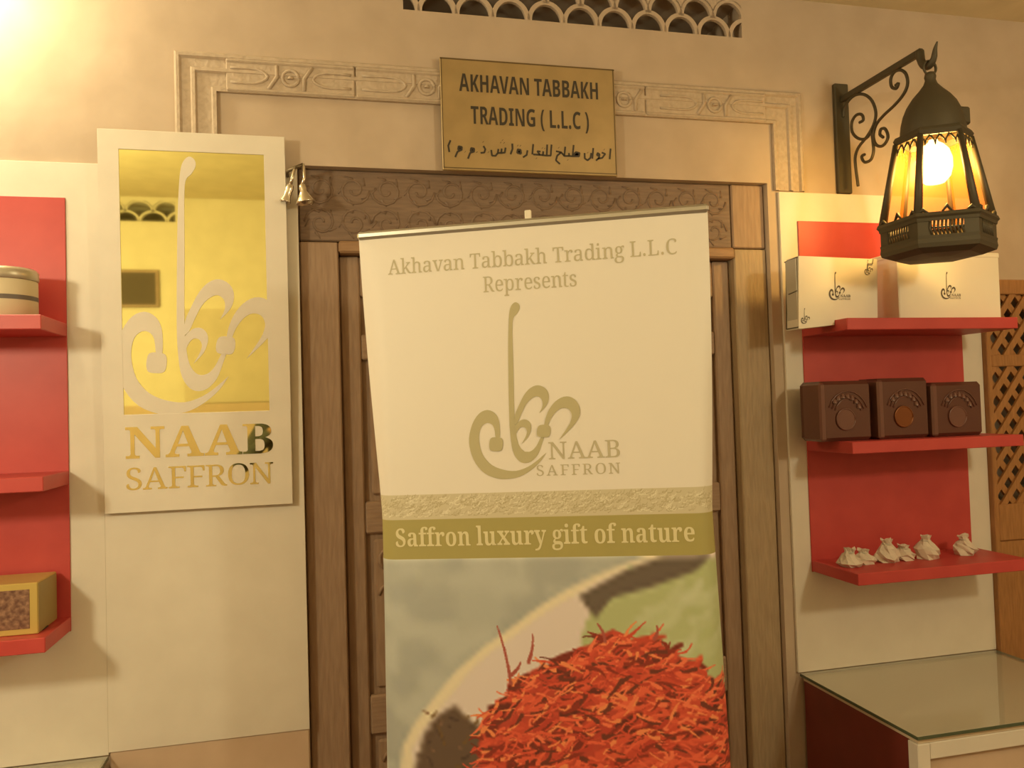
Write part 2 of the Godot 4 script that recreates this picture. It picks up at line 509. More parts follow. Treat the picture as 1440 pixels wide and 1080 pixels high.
func make_materials() -> void:
	serif = font_of("Droid Serif", 400)
	serif_bold = font_of("Droid Serif", 700)
	sans_bold = font_of("Droid Sans", 700)
	var coarse := noise_image(256, 0.02, 4, 3)
	var fine := noise_image(256, 0.06, 3, 8)
	M.far_plaster = grained(Color(0.86, 0.82, 0.72), Color(0.90, 0.86, 0.76), coarse, Vector3(0.9, 0.9, 0.9), 0.85, 0.4)
	M.plaster = grained(Color(0.715, 0.64, 0.56), Color(0.765, 0.69, 0.61), coarse, Vector3(0.9, 0.9, 0.9), 0.85, 0.6)
	M.ceiling = grained(Color(0.82, 0.76, 0.62), Color(0.88, 0.82, 0.68), coarse, Vector3(0.8, 0.8, 0.8), 0.9)
	M.floor = grained(Color(0.42, 0.33, 0.26), Color(0.55, 0.45, 0.36), coarse, Vector3(1.4, 1.4, 1.4), 0.5)
	M.stucco = grained(Color(0.69, 0.62, 0.54), Color(0.76, 0.69, 0.61), fine, Vector3(2.5, 2.5, 2.5), 0.85, 1.2)
	M.white_board = grained(Color(0.85, 0.82, 0.765), Color(0.88, 0.85, 0.795), coarse, Vector3(1.2, 1.2, 1.2), 0.5)
	M.far_board = grained(Color(0.79, 0.735, 0.63), Color(0.83, 0.775, 0.67), coarse, Vector3(1.0, 1.0, 1.0), 0.7)
	M.lower_wall = grained(Color(0.77, 0.67, 0.57), Color(0.82, 0.72, 0.62), coarse, Vector3(1.0, 1.0, 1.0), 0.7)
	M.red = grained(Color(0.72, 0.25, 0.24), Color(0.77, 0.29, 0.27), coarse, Vector3(1.1, 1.1, 1.1), 0.45)
	M.dark_red = grained(Color(0.42, 0.16, 0.13), Color(0.47, 0.19, 0.15), coarse, Vector3(1.1, 1.1, 1.1), 0.4)
	M.wood = grained(Color(0.58, 0.475, 0.39), Color(0.66, 0.555, 0.46), fine, Vector3(5.0, 0.5, 5.0), 0.6, 0.8)
	M.wood_across = grained(Color(0.58, 0.475, 0.39), Color(0.66, 0.555, 0.46), fine, Vector3(0.5, 5.0, 5.0), 0.6, 0.8)
	M.lintel_wood = grained(Color(0.45, 0.37, 0.31), Color(0.53, 0.44, 0.37), fine, Vector3(0.5, 5.0, 5.0), 0.6, 0.8)
	M.wood_pale = grained(Color(0.58, 0.45, 0.33), Color(0.66, 0.53, 0.40), fine, Vector3(0.5, 5.0, 5.0), 0.6, 1.0)
	M.wood_lit_olive = grained(Color(0.63, 0.55, 0.44), Color(0.70, 0.61, 0.49), fine, Vector3(5.0, 0.5, 5.0), 0.6, 1.0)  # the door wood again, with yellow lantern light put into its colour
	M.screen_wood = grained(Color(0.60, 0.42, 0.24), Color(0.70, 0.50, 0.30), fine, Vector3(5.0, 0.6, 5.0), 0.55, 1.0)
	M.canvas = mat(Color(0.36, 0.31, 0.26), 0.8)
	M.iron = mat(Color(0.30, 0.27, 0.20), 0.55, 0.3)
	M.alu = mat(Color(0.80, 0.80, 0.78), 0.35, 0.9)
	M.chrome = mat(Color(0.92, 0.90, 0.86), 0.12, 1.0)
	M.gold_mirror = mat(Color(1.0, 0.99, 0.69), 0.03, 1.0)
	M.brass = grained(Color(0.62, 0.53, 0.36), Color(0.68, 0.58, 0.40), coarse, Vector3(1.5, 1.5, 1.5), 0.45, 0.0, 0.25)
	M.engraved = mat(Color(0.22, 0.19, 0.15), 0.6)
	M.rim_line = mat(Color(0.38, 0.31, 0.20), 0.5, 0.2)
	M.print_gold = mat(Color(0.72, 0.69, 0.54), 0.6)
	M.print_text = mat(Color(0.74, 0.71, 0.60), 0.6)
	M.print_pale = mat(Color(0.86, 0.83, 0.66), 0.6)
	M.print_dark = mat(Color(0.33, 0.29, 0.24), 0.6)
	M.paper = mat(Color(0.90, 0.87, 0.80), 0.55)
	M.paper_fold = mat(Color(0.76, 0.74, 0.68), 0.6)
	M.fold_line = mat(Color(0.42, 0.40, 0.34), 0.7)
	M.maroon = mat(Color(0.36, 0.22, 0.18), 0.2)
	M.maroon_cap = mat(Color(0.43, 0.29, 0.25), 0.22)
	M.copper = mat(Color(0.50, 0.30, 0.16), 0.3, 0.5)
	M.tin = mat(Color(0.74, 0.70, 0.62), 0.35, 0.6)
	M.tin_band = mat(Color(0.40, 0.36, 0.34), 0.5)
	M.tin_label = mat(Color(0.80, 0.74, 0.62), 0.6)
	M.box_gold = mat(Color(0.78, 0.68, 0.38), 0.45, 0.2)
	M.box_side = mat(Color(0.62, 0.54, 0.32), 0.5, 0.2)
	M.tulle = mat(Color(0.84, 0.79, 0.72), 0.7)
	M.tulle.backlight_enabled = true
	M.tulle.backlight = Color(0.25, 0.22, 0.18)
	M.counter_glass = mat(Color(0.80, 0.84, 0.78, 0.18), 0.03)
	M.counter_glass.transparency = BaseMaterial3D.TRANSPARENCY_ALPHA
	M.glass_edge = mat(Color(0.32, 0.36, 0.28), 0.15)
	M.counter_board = mat(Color(0.84, 0.77, 0.66), 0.5)
	M.amber_glass = mat(Color(0.72, 0.42, 0.14, 0.45), 0.3)
	M.amber_glass.transparency = BaseMaterial3D.TRANSPARENCY_ALPHA
	M.amber_glass.backlight_enabled = true
	M.amber_glass.backlight = Color(0.10, 0.06, 0.025)

func make_room() -> void:
	var t := 0.2
	var ox0 := -0.055
	var ox1 := 1.533
	var oy := 2.357
	var fx0 := 0.28
	var fx1 := 1.459
	var fy := 2.866
	var st := new_st()
	box(st, Vector3(LEFT_X - t, 0, -t), Vector3(ox0, CEIL, 0))
	box(st, Vector3(ox1, 0, -t), Vector3(2.406, CEIL, 0))
	box(st, Vector3(3.0, 0, -t), Vector3(RIGHT_X + t, CEIL, 0))
	box(st, Vector3(2.406, 0, -t), Vector3(3.0, 1.19, 0))
	box(st, Vector3(2.406, 1.965, -t), Vector3(3.0, CEIL, 0))
	hollow(st, 2.406, 3.0, 1.19, 1.965, -t, -0.55)
	box(st, Vector3(ox0, oy, -t), Vector3(ox1, fy, 0))
	box(st, Vector3(ox0, fy, -t), Vector3(fx0, CEIL, 0))
	box(st, Vector3(fx1, fy, -t), Vector3(ox1, CEIL, 0))
	box(st, Vector3(fx0, 2.995, -t), Vector3(fx1, CEIL, 0))
	struct_mesh("wall_back", st, M.plaster)
	st = new_st()
	box(st, Vector3(LEFT_X - t, 0, 0), Vector3(LEFT_X, CEIL, FAR_Z))
	struct_mesh("wall_left", st, M.plaster)
	st = new_st()
	box(st, Vector3(RIGHT_X, 0, 0), Vector3(RIGHT_X + t, CEIL, FAR_Z))
	struct_mesh("wall_right", st, M.plaster)
	st = new_st()
	box(st, Vector3(LEFT_X - t, -0.2, -t), Vector3(RIGHT_X + t, 0, FAR_Z + t))
	struct_mesh("floor", st, M.floor)
	st = new_st()
	box(st, Vector3(LEFT_X - t, CEIL, -t), Vector3(RIGHT_X + t, CEIL + 0.2, FAR_Z + t))
	struct_mesh("ceiling", st, M.ceiling)
	st = new_st()
	box(st, Vector3(-0.6, 0, 0), Vector3(-0.056, 0.668, 0.008), 0.003)  # lower stretch of wall, slightly darker than the white board above
	struct_mesh("lower_board_left", st, M.lower_wall)
	st = new_st()
	box(st, Vector3(-0.602, 0.669, 0), Vector3(-0.056, 2.335, 0.012))
	struct_mesh("trim_3", st, M.white_board)
	scale_window("window_1", fx0, fx1, fy, 2.995, 0.1203, 0.3285, -0.014, 0.0, -0.2, M.plaster)

# a pierced screen of overlapping scales: every arch is its own strip, two rows high
func scale_window(called: String, x0: float, x1: float, y0: float, y1: float, pitch: float, first: float, za: float, zb: float, back: float, m: Material) -> void:
	var w := setting(called)
	var st := new_st()
	hollow(st, x0, x1, y0, y1, back, back + signf(back - za) * 0.5)
	part(w, "air_shaft", st, m)
	var hole := rect(x0, y0, x1, y1)
	var r := pitch * 0.5
	var row := (y1 - y0) * 0.5
	for j in 2:
		var start := first - pitch * 3.0 + (0.0 if j == 0 else r)
		for i in 18:
			var cx := start + pitch * i + r
			if cx + r * 1.1 < x0 or cx - r * 1.1 > x1:
				continue
			var ring := PackedVector2Array()
			for k in 17:
				var a := PI * k / 16.0
				ring.append(Vector2(cx + cos(a) * (r + 0.005), y0 + row * j + sin(a) * row * 1.08 + (-0.004 if k == 0 or k == 16 else 0.0)))
			for k in 17:
				var a := PI * (16 - k) / 16.0
				ring.append(Vector2(cx + cos(a) * (r - 0.0105), y0 + row * j + sin(a) * (row * 1.08 - 0.0135) + (-0.004 if k == 0 or k == 16 else 0.0)))
			st = new_st()
			var any := false
			for piece in Geometry2D.intersect_polygons(ring, hole):
				if absf(area2(piece)) > 1e-5:
					prism(st, piece, za, zb)
					any = true
			if any:
				part(w, "arch", st, m)
	# the spandrels above the upper row close against the wall
	st = new_st()
	var solid: Array = [rect(x0, y0 + row * 1.35, x1, y1)]
	for i in 18:
		var cx := first - pitch * 3.0 + r + pitch * i + r
		var ring := PackedVector2Array()
		for k in 17:
			var a := PI * k / 16.0
			ring.append(Vector2(cx + cos(a) * r, y0 + row + sin(a) * (row * 1.08 - 0.004)))
		ring.append(Vector2(cx - r, y0))
		ring.append(Vector2(cx + r, y0))
		var next: Array = []
		for s in solid:
			next.append_array(Geometry2D.clip_polygons(s, ring))
		solid = next
	for s in solid:
		if absf(area2(s)) > 1e-5:
			prism(st, s, za, zb)
	part(w, "spandrel", st, m)

# the inside of a shaft that runs back from an opening: floor, roof, two sides and an end
func hollow(st: SurfaceTool, x0: float, x1: float, y0: float, y1: float, z0: float, z1: float) -> void:
	var a := minf(z0, z1)
	var b := maxf(z0, z1)
	var e := 0.02
	box(st, Vector3(x0 - e, y0 - e, a), Vector3(x1 + e, y0, b))
	box(st, Vector3(x0 - e, y1, a), Vector3(x1 + e, y1 + e, b))
	box(st, Vector3(x0 - e, y0, a), Vector3(x0, y1, b))
	box(st, Vector3(x1, y0, a), Vector3(x1 + e, y1, b))
	box(st, Vector3(x0 - e, y0 - e, z1 - e * 0.5), Vector3(x1 + e, y1 + e, z1 + e * 0.5))

func make_plaster_trim() -> void:
	var w := setting("trim_1")
	var prof := [Vector2(0, 0), Vector2(0.0, 0.008), Vector2(0.006, 0.013), Vector2(0.014, 0.013), Vector2(0.02, 0.005), Vector2(0.044, 0.005), Vector2(0.049, 0.015), Vector2(0.058, 0.016), Vector2(0.063, 0.008), Vector2(0.102, 0.008), Vector2(0.107, 0.014), Vector2(0.117, 0.014), Vector2(0.117, 0)]
	var xl := -0.398
	var xr := 1.675
	var yt := 2.682
	var yb := 2.33
	var st := new_st()
	st.set_smooth_group(-1)
	for i in prof.size() - 1:
		var p: Vector2 = prof[i]
		var q: Vector2 = prof[i + 1]
		var a := [Vector3(xl + p.x, yb, p.y), Vector3(xl + p.x, yt - p.x, p.y), Vector3(xr - p.x, yt - p.x, p.y), Vector3(xr - p.x, yb, p.y)]
		var b := [Vector3(xl + q.x, yb, q.y), Vector3(xl + q.x, yt - q.x, q.y), Vector3(xr - q.x, yt - q.x, q.y), Vector3(xr - q.x, yb, q.y)]
		var core := [Vector3(xl + 0.058, yb, -0.02), Vector3(xl + 0.058, yt - 0.058, -0.02), Vector3(xr - 0.058, yt - 0.058, -0.02), Vector3(xr - 0.058, yb, -0.02)]
		for k in 3:
			quad(st, a[k], a[k + 1], b[k + 1], b[k], (core[k] + core[k + 1]) * 0.5)
	part(w, "moulding", st, M.stucco)
	# carved blocks laid into the head of the frame
	for e in [[-0.253, 0.123], [0.127, 1.081], [1.085, 1.531]]:
		st = new_st()
		box(st, Vector3(e[0], 2.567, 0), Vector3(e[1], 2.666, 0.014), 0.003)
		box(st, Vector3(e[0], 2.654, 0.01), Vector3(e[1], 2.666, 0.019), 0.004)
		box(st, Vector3(e[0], 2.567, 0.01), Vector3(e[1], 2.579, 0.019), 0.004)
		var blk := part(w, "carved_block", st, M.stucco)
		var orn := new_st()
		var spots := [-0.068, 0.345, 1.005, 1.335]
		for s in spots:
			if s < e[0] + 0.03 or s > e[1] - 0.03:
				continue
			# a rosette between two slanted bands, with pointed cartouches running out on both sides
			for d in [-1.0, 1.0]:
				tube(orn, [Vector3(s + d * 0.052 - 0.012, 2.580, 0.014), Vector3(s + d * 0.040, 2.616, 0.016), Vector3(s + d * 0.052 + 0.012, 2.652, 0.014)], 0.006, 6)
				var x_end: float = clampf(s + d * 0.20, e[0] + 0.012, e[1] - 0.012)
				if absf(x_end - s) > 0.08:
					tube(orn, smooth_line([Vector3(x_end, 2.638, 0.014), Vector3(s + d * 0.10, 2.638, 0.014), Vector3(s + d * 0.066, 2.616, 0.015), Vector3(s + d * 0.10, 2.595, 0.014), Vector3(x_end, 2.595, 0.014)], 3), 0.0045, 6)
			var ring := []
			for k in 13:
				ring.append(Vector3(s + cos(TAU * k / 12.0) * 0.024, 2.616 + sin(TAU * k / 12.0) * 0.024, 0.015))
			tube(orn, ring, 0.0055, 6)
			lathe(orn, [Vector2(0.009, -0.004), Vector2(0.006, 0.004), Vector2(0.0, 0.006)], Vector3(s, 2.616, 0.017), 10)
		part(blk, "carving", orn, M.stucco)

func make_door() -> void:
	var d := setting("door_1")
	var st := new_st()
	for e in [[-0.053, 0.062], [1.407, 1.531]]:
		st = new_st()
		box(st, Vector3(e[0], 0, -0.12), Vector3(e[1], 2.128, -0.022), 0.004)
		part(d, "post", st, M.wood if e[0] < 0 else M.wood_lit_olive)  # same wood on both posts; the right one is coloured as lit
		if e[0] > 0:
			st = new_st()
			box(st, Vector3(e[0], 2.132, -0.12), Vector3(e[1], 2.355, -0.024), 0.004)
			part(d, "corner_block", st, M.wood)
	st = new_st()
	box(st, Vector3(-0.053, 2.132, -0.12), Vector3(1.405, 2.355, -0.03), 0.004)
	var lin := part(d, "lintel", st, M.lintel_wood)
	# scrolls carved into the lintel
	var rng := RandomNumberGenerator.new()
	rng.seed = 21
	st = new_st()
	for i in 14:
		for j in 2:
			var c := Vector3(0.012 + i * 0.102, 2.190 + j * 0.104, -0.0312)
			var hand := 1.0 if (i + j) % 2 == 0 else -1.0
			var pts := []
			for k in 19:
				var a := k * 0.52 + rng.randf() * 0.08 + (PI if j == 1 else 0.0)
				var r := 0.008 + 0.042 * k / 18.0
				pts.append(c + Vector3(cos(a) * r * hand, sin(a) * r, 0))
			tube(st, pts, 0.0045, 5)
			for k in 5:
				var a := TAU * k / 5.0 + 0.4
				tube(st, [c + Vector3(cos(a) * 0.034, sin(a) * 0.034, 0), c + Vector3(cos(a + 0.5) * 0.05, sin(a + 0.5) * 0.05, 0.001)], [0.005, 0.002], 5)
	part(lin, "scroll_carving", st, M.lintel_wood)
	st = new_st()
	box(st, Vector3(0.063, 2.094, -0.12), Vector3(1.4065, 2.131, -0.012), 0.006)
	part(d, "ledge", st, M.wood_pale)
	# two leaves of stiles, rails and carved panels
	for e in [[0.064, 0.733, 1.0], [0.739, 1.405, -1.0]]:
		var x0: float = e[0]
		var x1: float = e[1]
		st = new_st()
		box(st, Vector3(x0, 0.01, -0.105), Vector3(x1, 2.092, -0.080), 0.002)
		var leaf := part(d, "leaf", st, M.wood)
		for s in [x0, x1 - 0.062]:
			st = new_st()
			box(st, Vector3(s, 0.011, -0.08), Vector3(s + 0.062, 2.091, -0.058), 0.005)
			part(leaf, "stile", st, M.wood)
		var rows := [0.011, 0.16, 0.60, 0.72, 1.22, 1.32, 1.765, 1.845, 1.965, 2.091]
		for k in range(0, rows.size(), 2):
			st = new_st()
			box(st, Vector3(x0 + 0.063, rows[k], -0.08), Vector3(x1 - 0.063, rows[k + 1], -0.060), 0.005)
			part(leaf, "rail", st, M.wood_across)
		for k in range(1, rows.size() - 1, 2):
			st = new_st()
			var lo := Vector3(x0 + 0.085, rows[k] + 0.02, -0.08)
			var hi := Vector3(x1 - 0.085, rows[k + 1] - 0.02, -0.066)
			box(st, lo, hi, 0.012)
			var pnl := part(leaf, "panel", st, M.wood)
			if hi.y - lo.y > 0.2:
				st = new_st()
				var n := int((hi.y - lo.y) / 0.11)
				for q in n:
					var cy := lo.y + (q + 0.5) * (hi.y - lo.y) / n
					for r in 4:
						var cx := lo.x + 0.055 + r * (hi.x - lo.x - 0.11) / 3.0
						var pts := []
						for z in 13:
							var a := z * 0.62 + q
							pts.append(Vector3(cx + cos(a) * (0.008 + 0.0028 * z) * (1.0 if r % 2 == 0 else -1.0), cy + sin(a) * (0.008 + 0.0028 * z), -0.066))
						tube(st, pts, 0.006, 5)
						lathe(st, [Vector2(0.01, -0.008), Vector2(0.008, 0.0), Vector2(0.0, 0.005)], Vector3(cx, cy + 0.05, -0.066), 8)
				part(pnl, "panel_carving", st, M.wood)

# ---------------------------------------------------------------- banner

const B_TOP := Vector3(0.49241, 2.04404, 0.63826)
const B_E := Vector3(0.923789, 0.013962, 0.382646)
const B_UP := Vector3(-0.012899, 0.999903, -0.005343)
const B_N := Vector3(-0.382683, 0.0, 0.92388)
const B_H := 1.955

func curl(v: float) -> float:
	var keys := [Vector2(0.0, 0.05), Vector2(0.7, 1.5), Vector2(1.3, 1.05), Vector2(2.0, 0.1)]
	for i in keys.size() - 1:
		if -v <= keys[i + 1].x:
			return lerpf(keys[i].y, keys[i + 1].y, inverse_lerp(keys[i].x, keys[i + 1].x, -v))
	return 0.1

# a point of the banner's cloth: u across from the middle, v down (negative) from the top rail
func cloth(p: Vector2, off := 0.0) -> Vector3:
	var u := absf(p.x)
	var deep := 0.0
	if u > 0.36:
		var f := curl(p.y)
		var r := 0.065 / f
		var a := (u - 0.36) / r
		deep = r * (1.0 - cos(a))
		u = 0.36 + r * sin(a)
	return B_TOP + B_E * u * signf(p.x) + B_UP * p.y + B_N * (off - deep)

func fill_poly(img: Image, poly: Array, k: float, u0: float, v0: float, c: Color, rough_edge := 0.0, rng: RandomNumberGenerator = null) -> void:
	var pts := PackedVector2Array()
	for p in poly:
		pts.append(Vector2((p.x - u0) * k, (v0 - p.y) * k))
	var w := img.get_width()
	var h := img.get_height()
	for y in h:
		var xs := []
		for i in pts.size():
			var a := pts[i]
			var b := pts[(i + 1) % pts.size()]
			if (a.y <= y and b.y > y) or (b.y <= y and a.y > y):
				xs.append(a.x + (y - a.y) / (b.y - a.y) * (b.x - a.x))
		xs.sort()
		for i in range(0, xs.size() - 1, 2):
			var x0: float = xs[i]
			var x1: float = xs[i + 1]
			if rng != null:
				x0 += rng.randf_range(-rough_edge, rough_edge)
				x1 += rng.randf_range(-rough_edge, rough_edge)
			img.fill_rect(Rect2i(int(clampf(x0, 0, w)), y, maxi(0, int(clampf(x1, 0, w)) - int(clampf(x0, 0, w))), 1), c)

func brush(img: Image, a: Vector2, b: Vector2, bend: Vector2, r0: float, r1: float, c: Color) -> void:
	var n := int(a.distance_to(b) * 1.3) + 2
	for i in n + 1:
		var t := float(i) / n
		var p := a.lerp(b, t) + bend * sin(PI * t)
		var r := lerpf(r0, r1, t)
		img.fill_rect(Rect2i(int(p.x - r), int(p.y - r), maxi(1, int(2 * r)), maxi(1, int(2 * r))), c)

func soften(img: Image, by: float) -> void:
	var w := img.get_width()
	var h := img.get_height()
	var k := 1.0
	while k * 2.0 <= by:
		k *= 2.0
		img.resize(maxi(2, int(w / k)), maxi(2, int(h / k)), Image.INTERPOLATE_BILINEAR)
	while k > 1.0:
		k *= 0.5
		img.resize(int(w / k), int(h / k), Image.INTERPOLATE_CUBIC)

# the print on the banner: white ground, a leafy strip, an olive band and a photograph of saffron in a bowl
func banner_print() -> ImageTexture:
	var k := 760.0
	var u0 := -0.425
	var w := int(0.85 * k)
	var h := int(B_H * k)
	var full := Image.create(w, h, false, Image.FORMAT_RGB8)
	full.fill(Color(0.905, 0.885, 0.845))
	var rng := RandomNumberGenerator.new()
	rng.seed = 5
	# leafy strip
	var s0 := int(0.645 * k)
	var s1 := int(0.706 * k)
	full.fill_rect(Rect2i(0, s0, w, s1 - s0), Color(0.80, 0.77, 0.66))
	for i in 900:
		var p := Vector2(rng.randf() * w, rng.randf_range(s0 + 4, s1 - 4))
		var q := p + Vector2(rng.randf_range(4, 12), rng.randf_range(-9, -2))
		if q.y > s0:
			brush(full, p, q, Vector2(1, 2), 1.0, 0.6, [Color(0.70, 0.66, 0.52), Color(0.88, 0.86, 0.77), Color(0.74, 0.70, 0.57)][i % 3])
	full.fill_rect(Rect2i(0, s1, w, int(0.802 * k) - s1), Color(0.655, 0.62, 0.38))
	# photograph
	var pv := -0.802
	var ph := h - int(0.802 * k)
	var img := Image.create(w, ph, false, Image.FORMAT_RGB8)
	img.fill(Color(0.70, 0.72, 0.70))
	for i in 260:
		var p := Vector2(rng.randf() * w, rng.randf() * ph)
		brush(img, p, p + Vector2(rng.randf_range(-60, 60), rng.randf_range(-60, 60)), Vector2(12, 8), 26, 14, Color(0.70, 0.72, 0.70).lerp([Color(0.62, 0.64, 0.64), Color(0.76, 0.78, 0.76)][i % 2], 0.45))
	soften(img, 16.0)
	var rim_out := [Vector2(-0.371, -1.306), Vector2(-0.362, -1.251), Vector2(-0.332, -1.200), Vector2(-0.283, -1.140), Vector2(-0.225, -1.074), Vector2(-0.149, -1.011), Vector2(-0.075, -0.962), Vector2(-0.014, -0.918), Vector2(0.059, -0.875), Vector2(0.127, -0.844), Vector2(0.192, -0.819), Vector2(0.256, -0.800)]
	var rim_in := [Vector2(-0.335, -1.306), Vector2(-0.341, -1.262), Vector2(-0.308, -1.210), Vector2(-0.253, -1.148), Vector2(-0.182, -1.066), Vector2(-0.129, -1.022), Vector2(-0.078, -0.988), Vector2(-0.012, -0.940), Vector2(0.073, -0.893), Vector2(0.133, -0.859), Vector2(0.197, -0.831), Vector2(0.255, -0.810), Vector2(0.306, -0.800)]
	var low := [Vector2(0.43, -0.800), Vector2(0.43, -1.96), Vector2(-0.30, -1.96), Vector2(-0.36, -1.40)]
	fill_poly(img, rim_out + low, k, u0, pv, Color(0.90, 0.87, 0.78))
	fill_poly(img, rim_in + [Vector2(0.43, -0.80), Vector2(0.43, -1.9), Vector2(-0.29, -1.9), Vector2(-0.335, -1.40)], k, u0, pv, Color(0.87, 0.83, 0.82))
	fill_poly(img, [Vector2(0.098, -0.955), Vector2(0.112, -0.93), Vector2(0.140, -0.895), Vector2(0.247, -0.855), Vector2(0.36, -0.812), Vector2(0.43, -0.815), Vector2(0.43, -1.14), Vector2(0.085, -1.06), Vector2(0.082, -1.0)], k, u0, pv, Color(0.70, 0.74, 0.55))
	for i in 60:
		var p := Vector2(rng.randf_range(0.14, 0.42), rng.randf_range(-1.08, -0.87))
		brush(img, Vector2((p.x - u0) * k, (pv - p.y) * k), Vector2((p.x - u0) * k + 30, (pv - p.y) * k - rng.randf_range(5, 40)), Vector2(4, 4), 8, 5, Color(0.70, 0.74, 0.55).lerp(Color(0.80, 0.83, 0.72), rng.randf() * 0.8))
	fill_poly(img, [Vector2(0.085, -0.893), Vector2(0.197, -0.834), Vector2(0.278, -0.806), Vector2(0.395, -0.804), Vector2(0.355, -0.838), Vector2(0.258, -0.872), Vector2(0.160, -0.898), Vector2(0.122, -0.945), Vector2(0.105, -0.925)], k, u0, pv, Color(0.42, 0.38, 0.34))
	fill_poly(img, [Vector2(-0.335, -1.32), Vector2(-0.308, -1.226), Vector2(-0.270, -1.178), Vector2(-0.226, -1.154), Vector2(-0.196, -1.183), Vector2(-0.15, -1.211), Vector2(-0.17, -1.9), Vector2(-0.28, -1.9), Vector2(-0.32, -1.5)], k, u0, pv, Color(0.40, 0.33, 0.28), 6.0, rng)
	soften(img, 8.0)
	# the dark tangle beside the heap
	for i in 120:
		var p := Vector2((rng.randf_range(-0.31, -0.17) - u0) * k, (pv - rng.randf_range(-1.9, -1.17)) * k)
		brush(img, p, p + Vector2(rng.randf_range(-16, 16), rng.randf_range(-22, 6)), Vector2(2, 1), 2.2, 1.0, [Color(0.30, 0.24, 0.22), Color(0.52, 0.40, 0.32), Color(0.46, 0.36, 0.22)][i % 3])
	# the heap of red threads
	var heap := [Vector2(-0.180, -1.31), Vector2(-0.169, -1.223), Vector2(-0.154, -1.176), Vector2(-0.104, -1.129), Vector2(-0.078, -1.093), Vector2(-0.017, -1.058), Vector2(0.042, -1.043), Vector2(0.096, -1.017), Vector2(0.127, -0.983), Vector2(0.162, -0.971), Vector2(0.206, -1.005), Vector2(0.235, -0.997), Vector2(0.255, -0.977), Vector2(0.268, -1.005), Vector2(0.306, -1.028), Vector2(0.344, -1.061), Vector2(0.43, -1.11), Vector2(0.43, -1.95), Vector2(-0.20, -1.95)]
	fill_poly(img, heap, k, u0, pv, Color(0.74, 0.29, 0.22), 4.0, rng)
	var hp := PackedVector2Array(heap)
	var tones := [Color(0.90, 0.40, 0.29), Color(0.84, 0.34, 0.25), Color(0.74, 0.27, 0.21), Color(0.93, 0.48, 0.34), Color(0.56, 0.21, 0.16), Color(0.87, 0.37, 0.27), Color(0.93, 0.56, 0.36), Color(0.44, 0.22, 0.17), Color(0.80, 0.31, 0.23)]
	for i in 520:
		var p := Vector2(rng.randf_range(-0.17, 0.425), rng.randf_range(-1.95, -1.0))
		if Geometry2D.is_point_in_polygon(p, hp):
			var a := Vector2((p.x - u0) * k, (pv - p.y) * k)
			var ang := rng.randf_range(-1.0, 0.3)
			brush(img, a, a + Vector2(cos(ang), sin(ang)) * rng.randf_range(20, 70), Vector2(3, -4), rng.randf_range(4, 9), 3.0, [Color(0.50, 0.20, 0.16), Color(0.86, 0.38, 0.27), Color(0.78, 0.30, 0.22), Color(0.42, 0.19, 0.15), Color(0.84, 0.34, 0.25)][i % 5])
	soften(img, 4.0)
	var made := 0
	while made < 1500:
		var p := Vector2(rng.randf_range(-0.19, 0.425), rng.randf_range(-1.5 if made < 1300 else -1.95, -0.97))
		if not Geometry2D.is_point_in_polygon(p, hp):
			continue
		made += 1
		var a := Vector2((p.x - u0) * k, (pv - p.y) * k)
		var ang := rng.randf_range(-1.1, 0.6) + (PI if rng.randf() < 0.5 else 0.0)
		var ln := rng.randf_range(14, 46)
		var b := a + Vector2(cos(ang), sin(ang)) * ln
		brush(img, a, b, Vector2(rng.randf_range(-5, 5), rng.randf_range(-5, 5)), rng.randf_range(1.6, 4.2), 1.0, tones[rng.randi() % tones.size()])
	# stray threads standing above the heap
	for s in [[Vector2(-0.088, -1.10), Vector2(-0.115, -0.965)], [Vector2(-0.085, -1.08), Vector2(-0.062, -1.05)], [Vector2(0.255, -0.995), Vector2(0.262, -0.965)], [Vector2(0.14, -1.0), Vector2(0.125, -0.96)], [Vector2(-0.043, -1.05), Vector2(-0.03, -0.985)]]:
		brush(img, Vector2((s[0].x - u0) * k, (pv - s[0].y) * k), Vector2((s[1].x - u0) * k, (pv - s[1].y) * k), Vector2(3, 0), 3.0, 1.4, Color(0.66, 0.34, 0.30))
	soften(img, 2.0)
	full.blit_rect(img, Rect2i(0, 0, w, ph), Vector2i(0, h - ph))
	return ImageTexture.create_from_image(full)

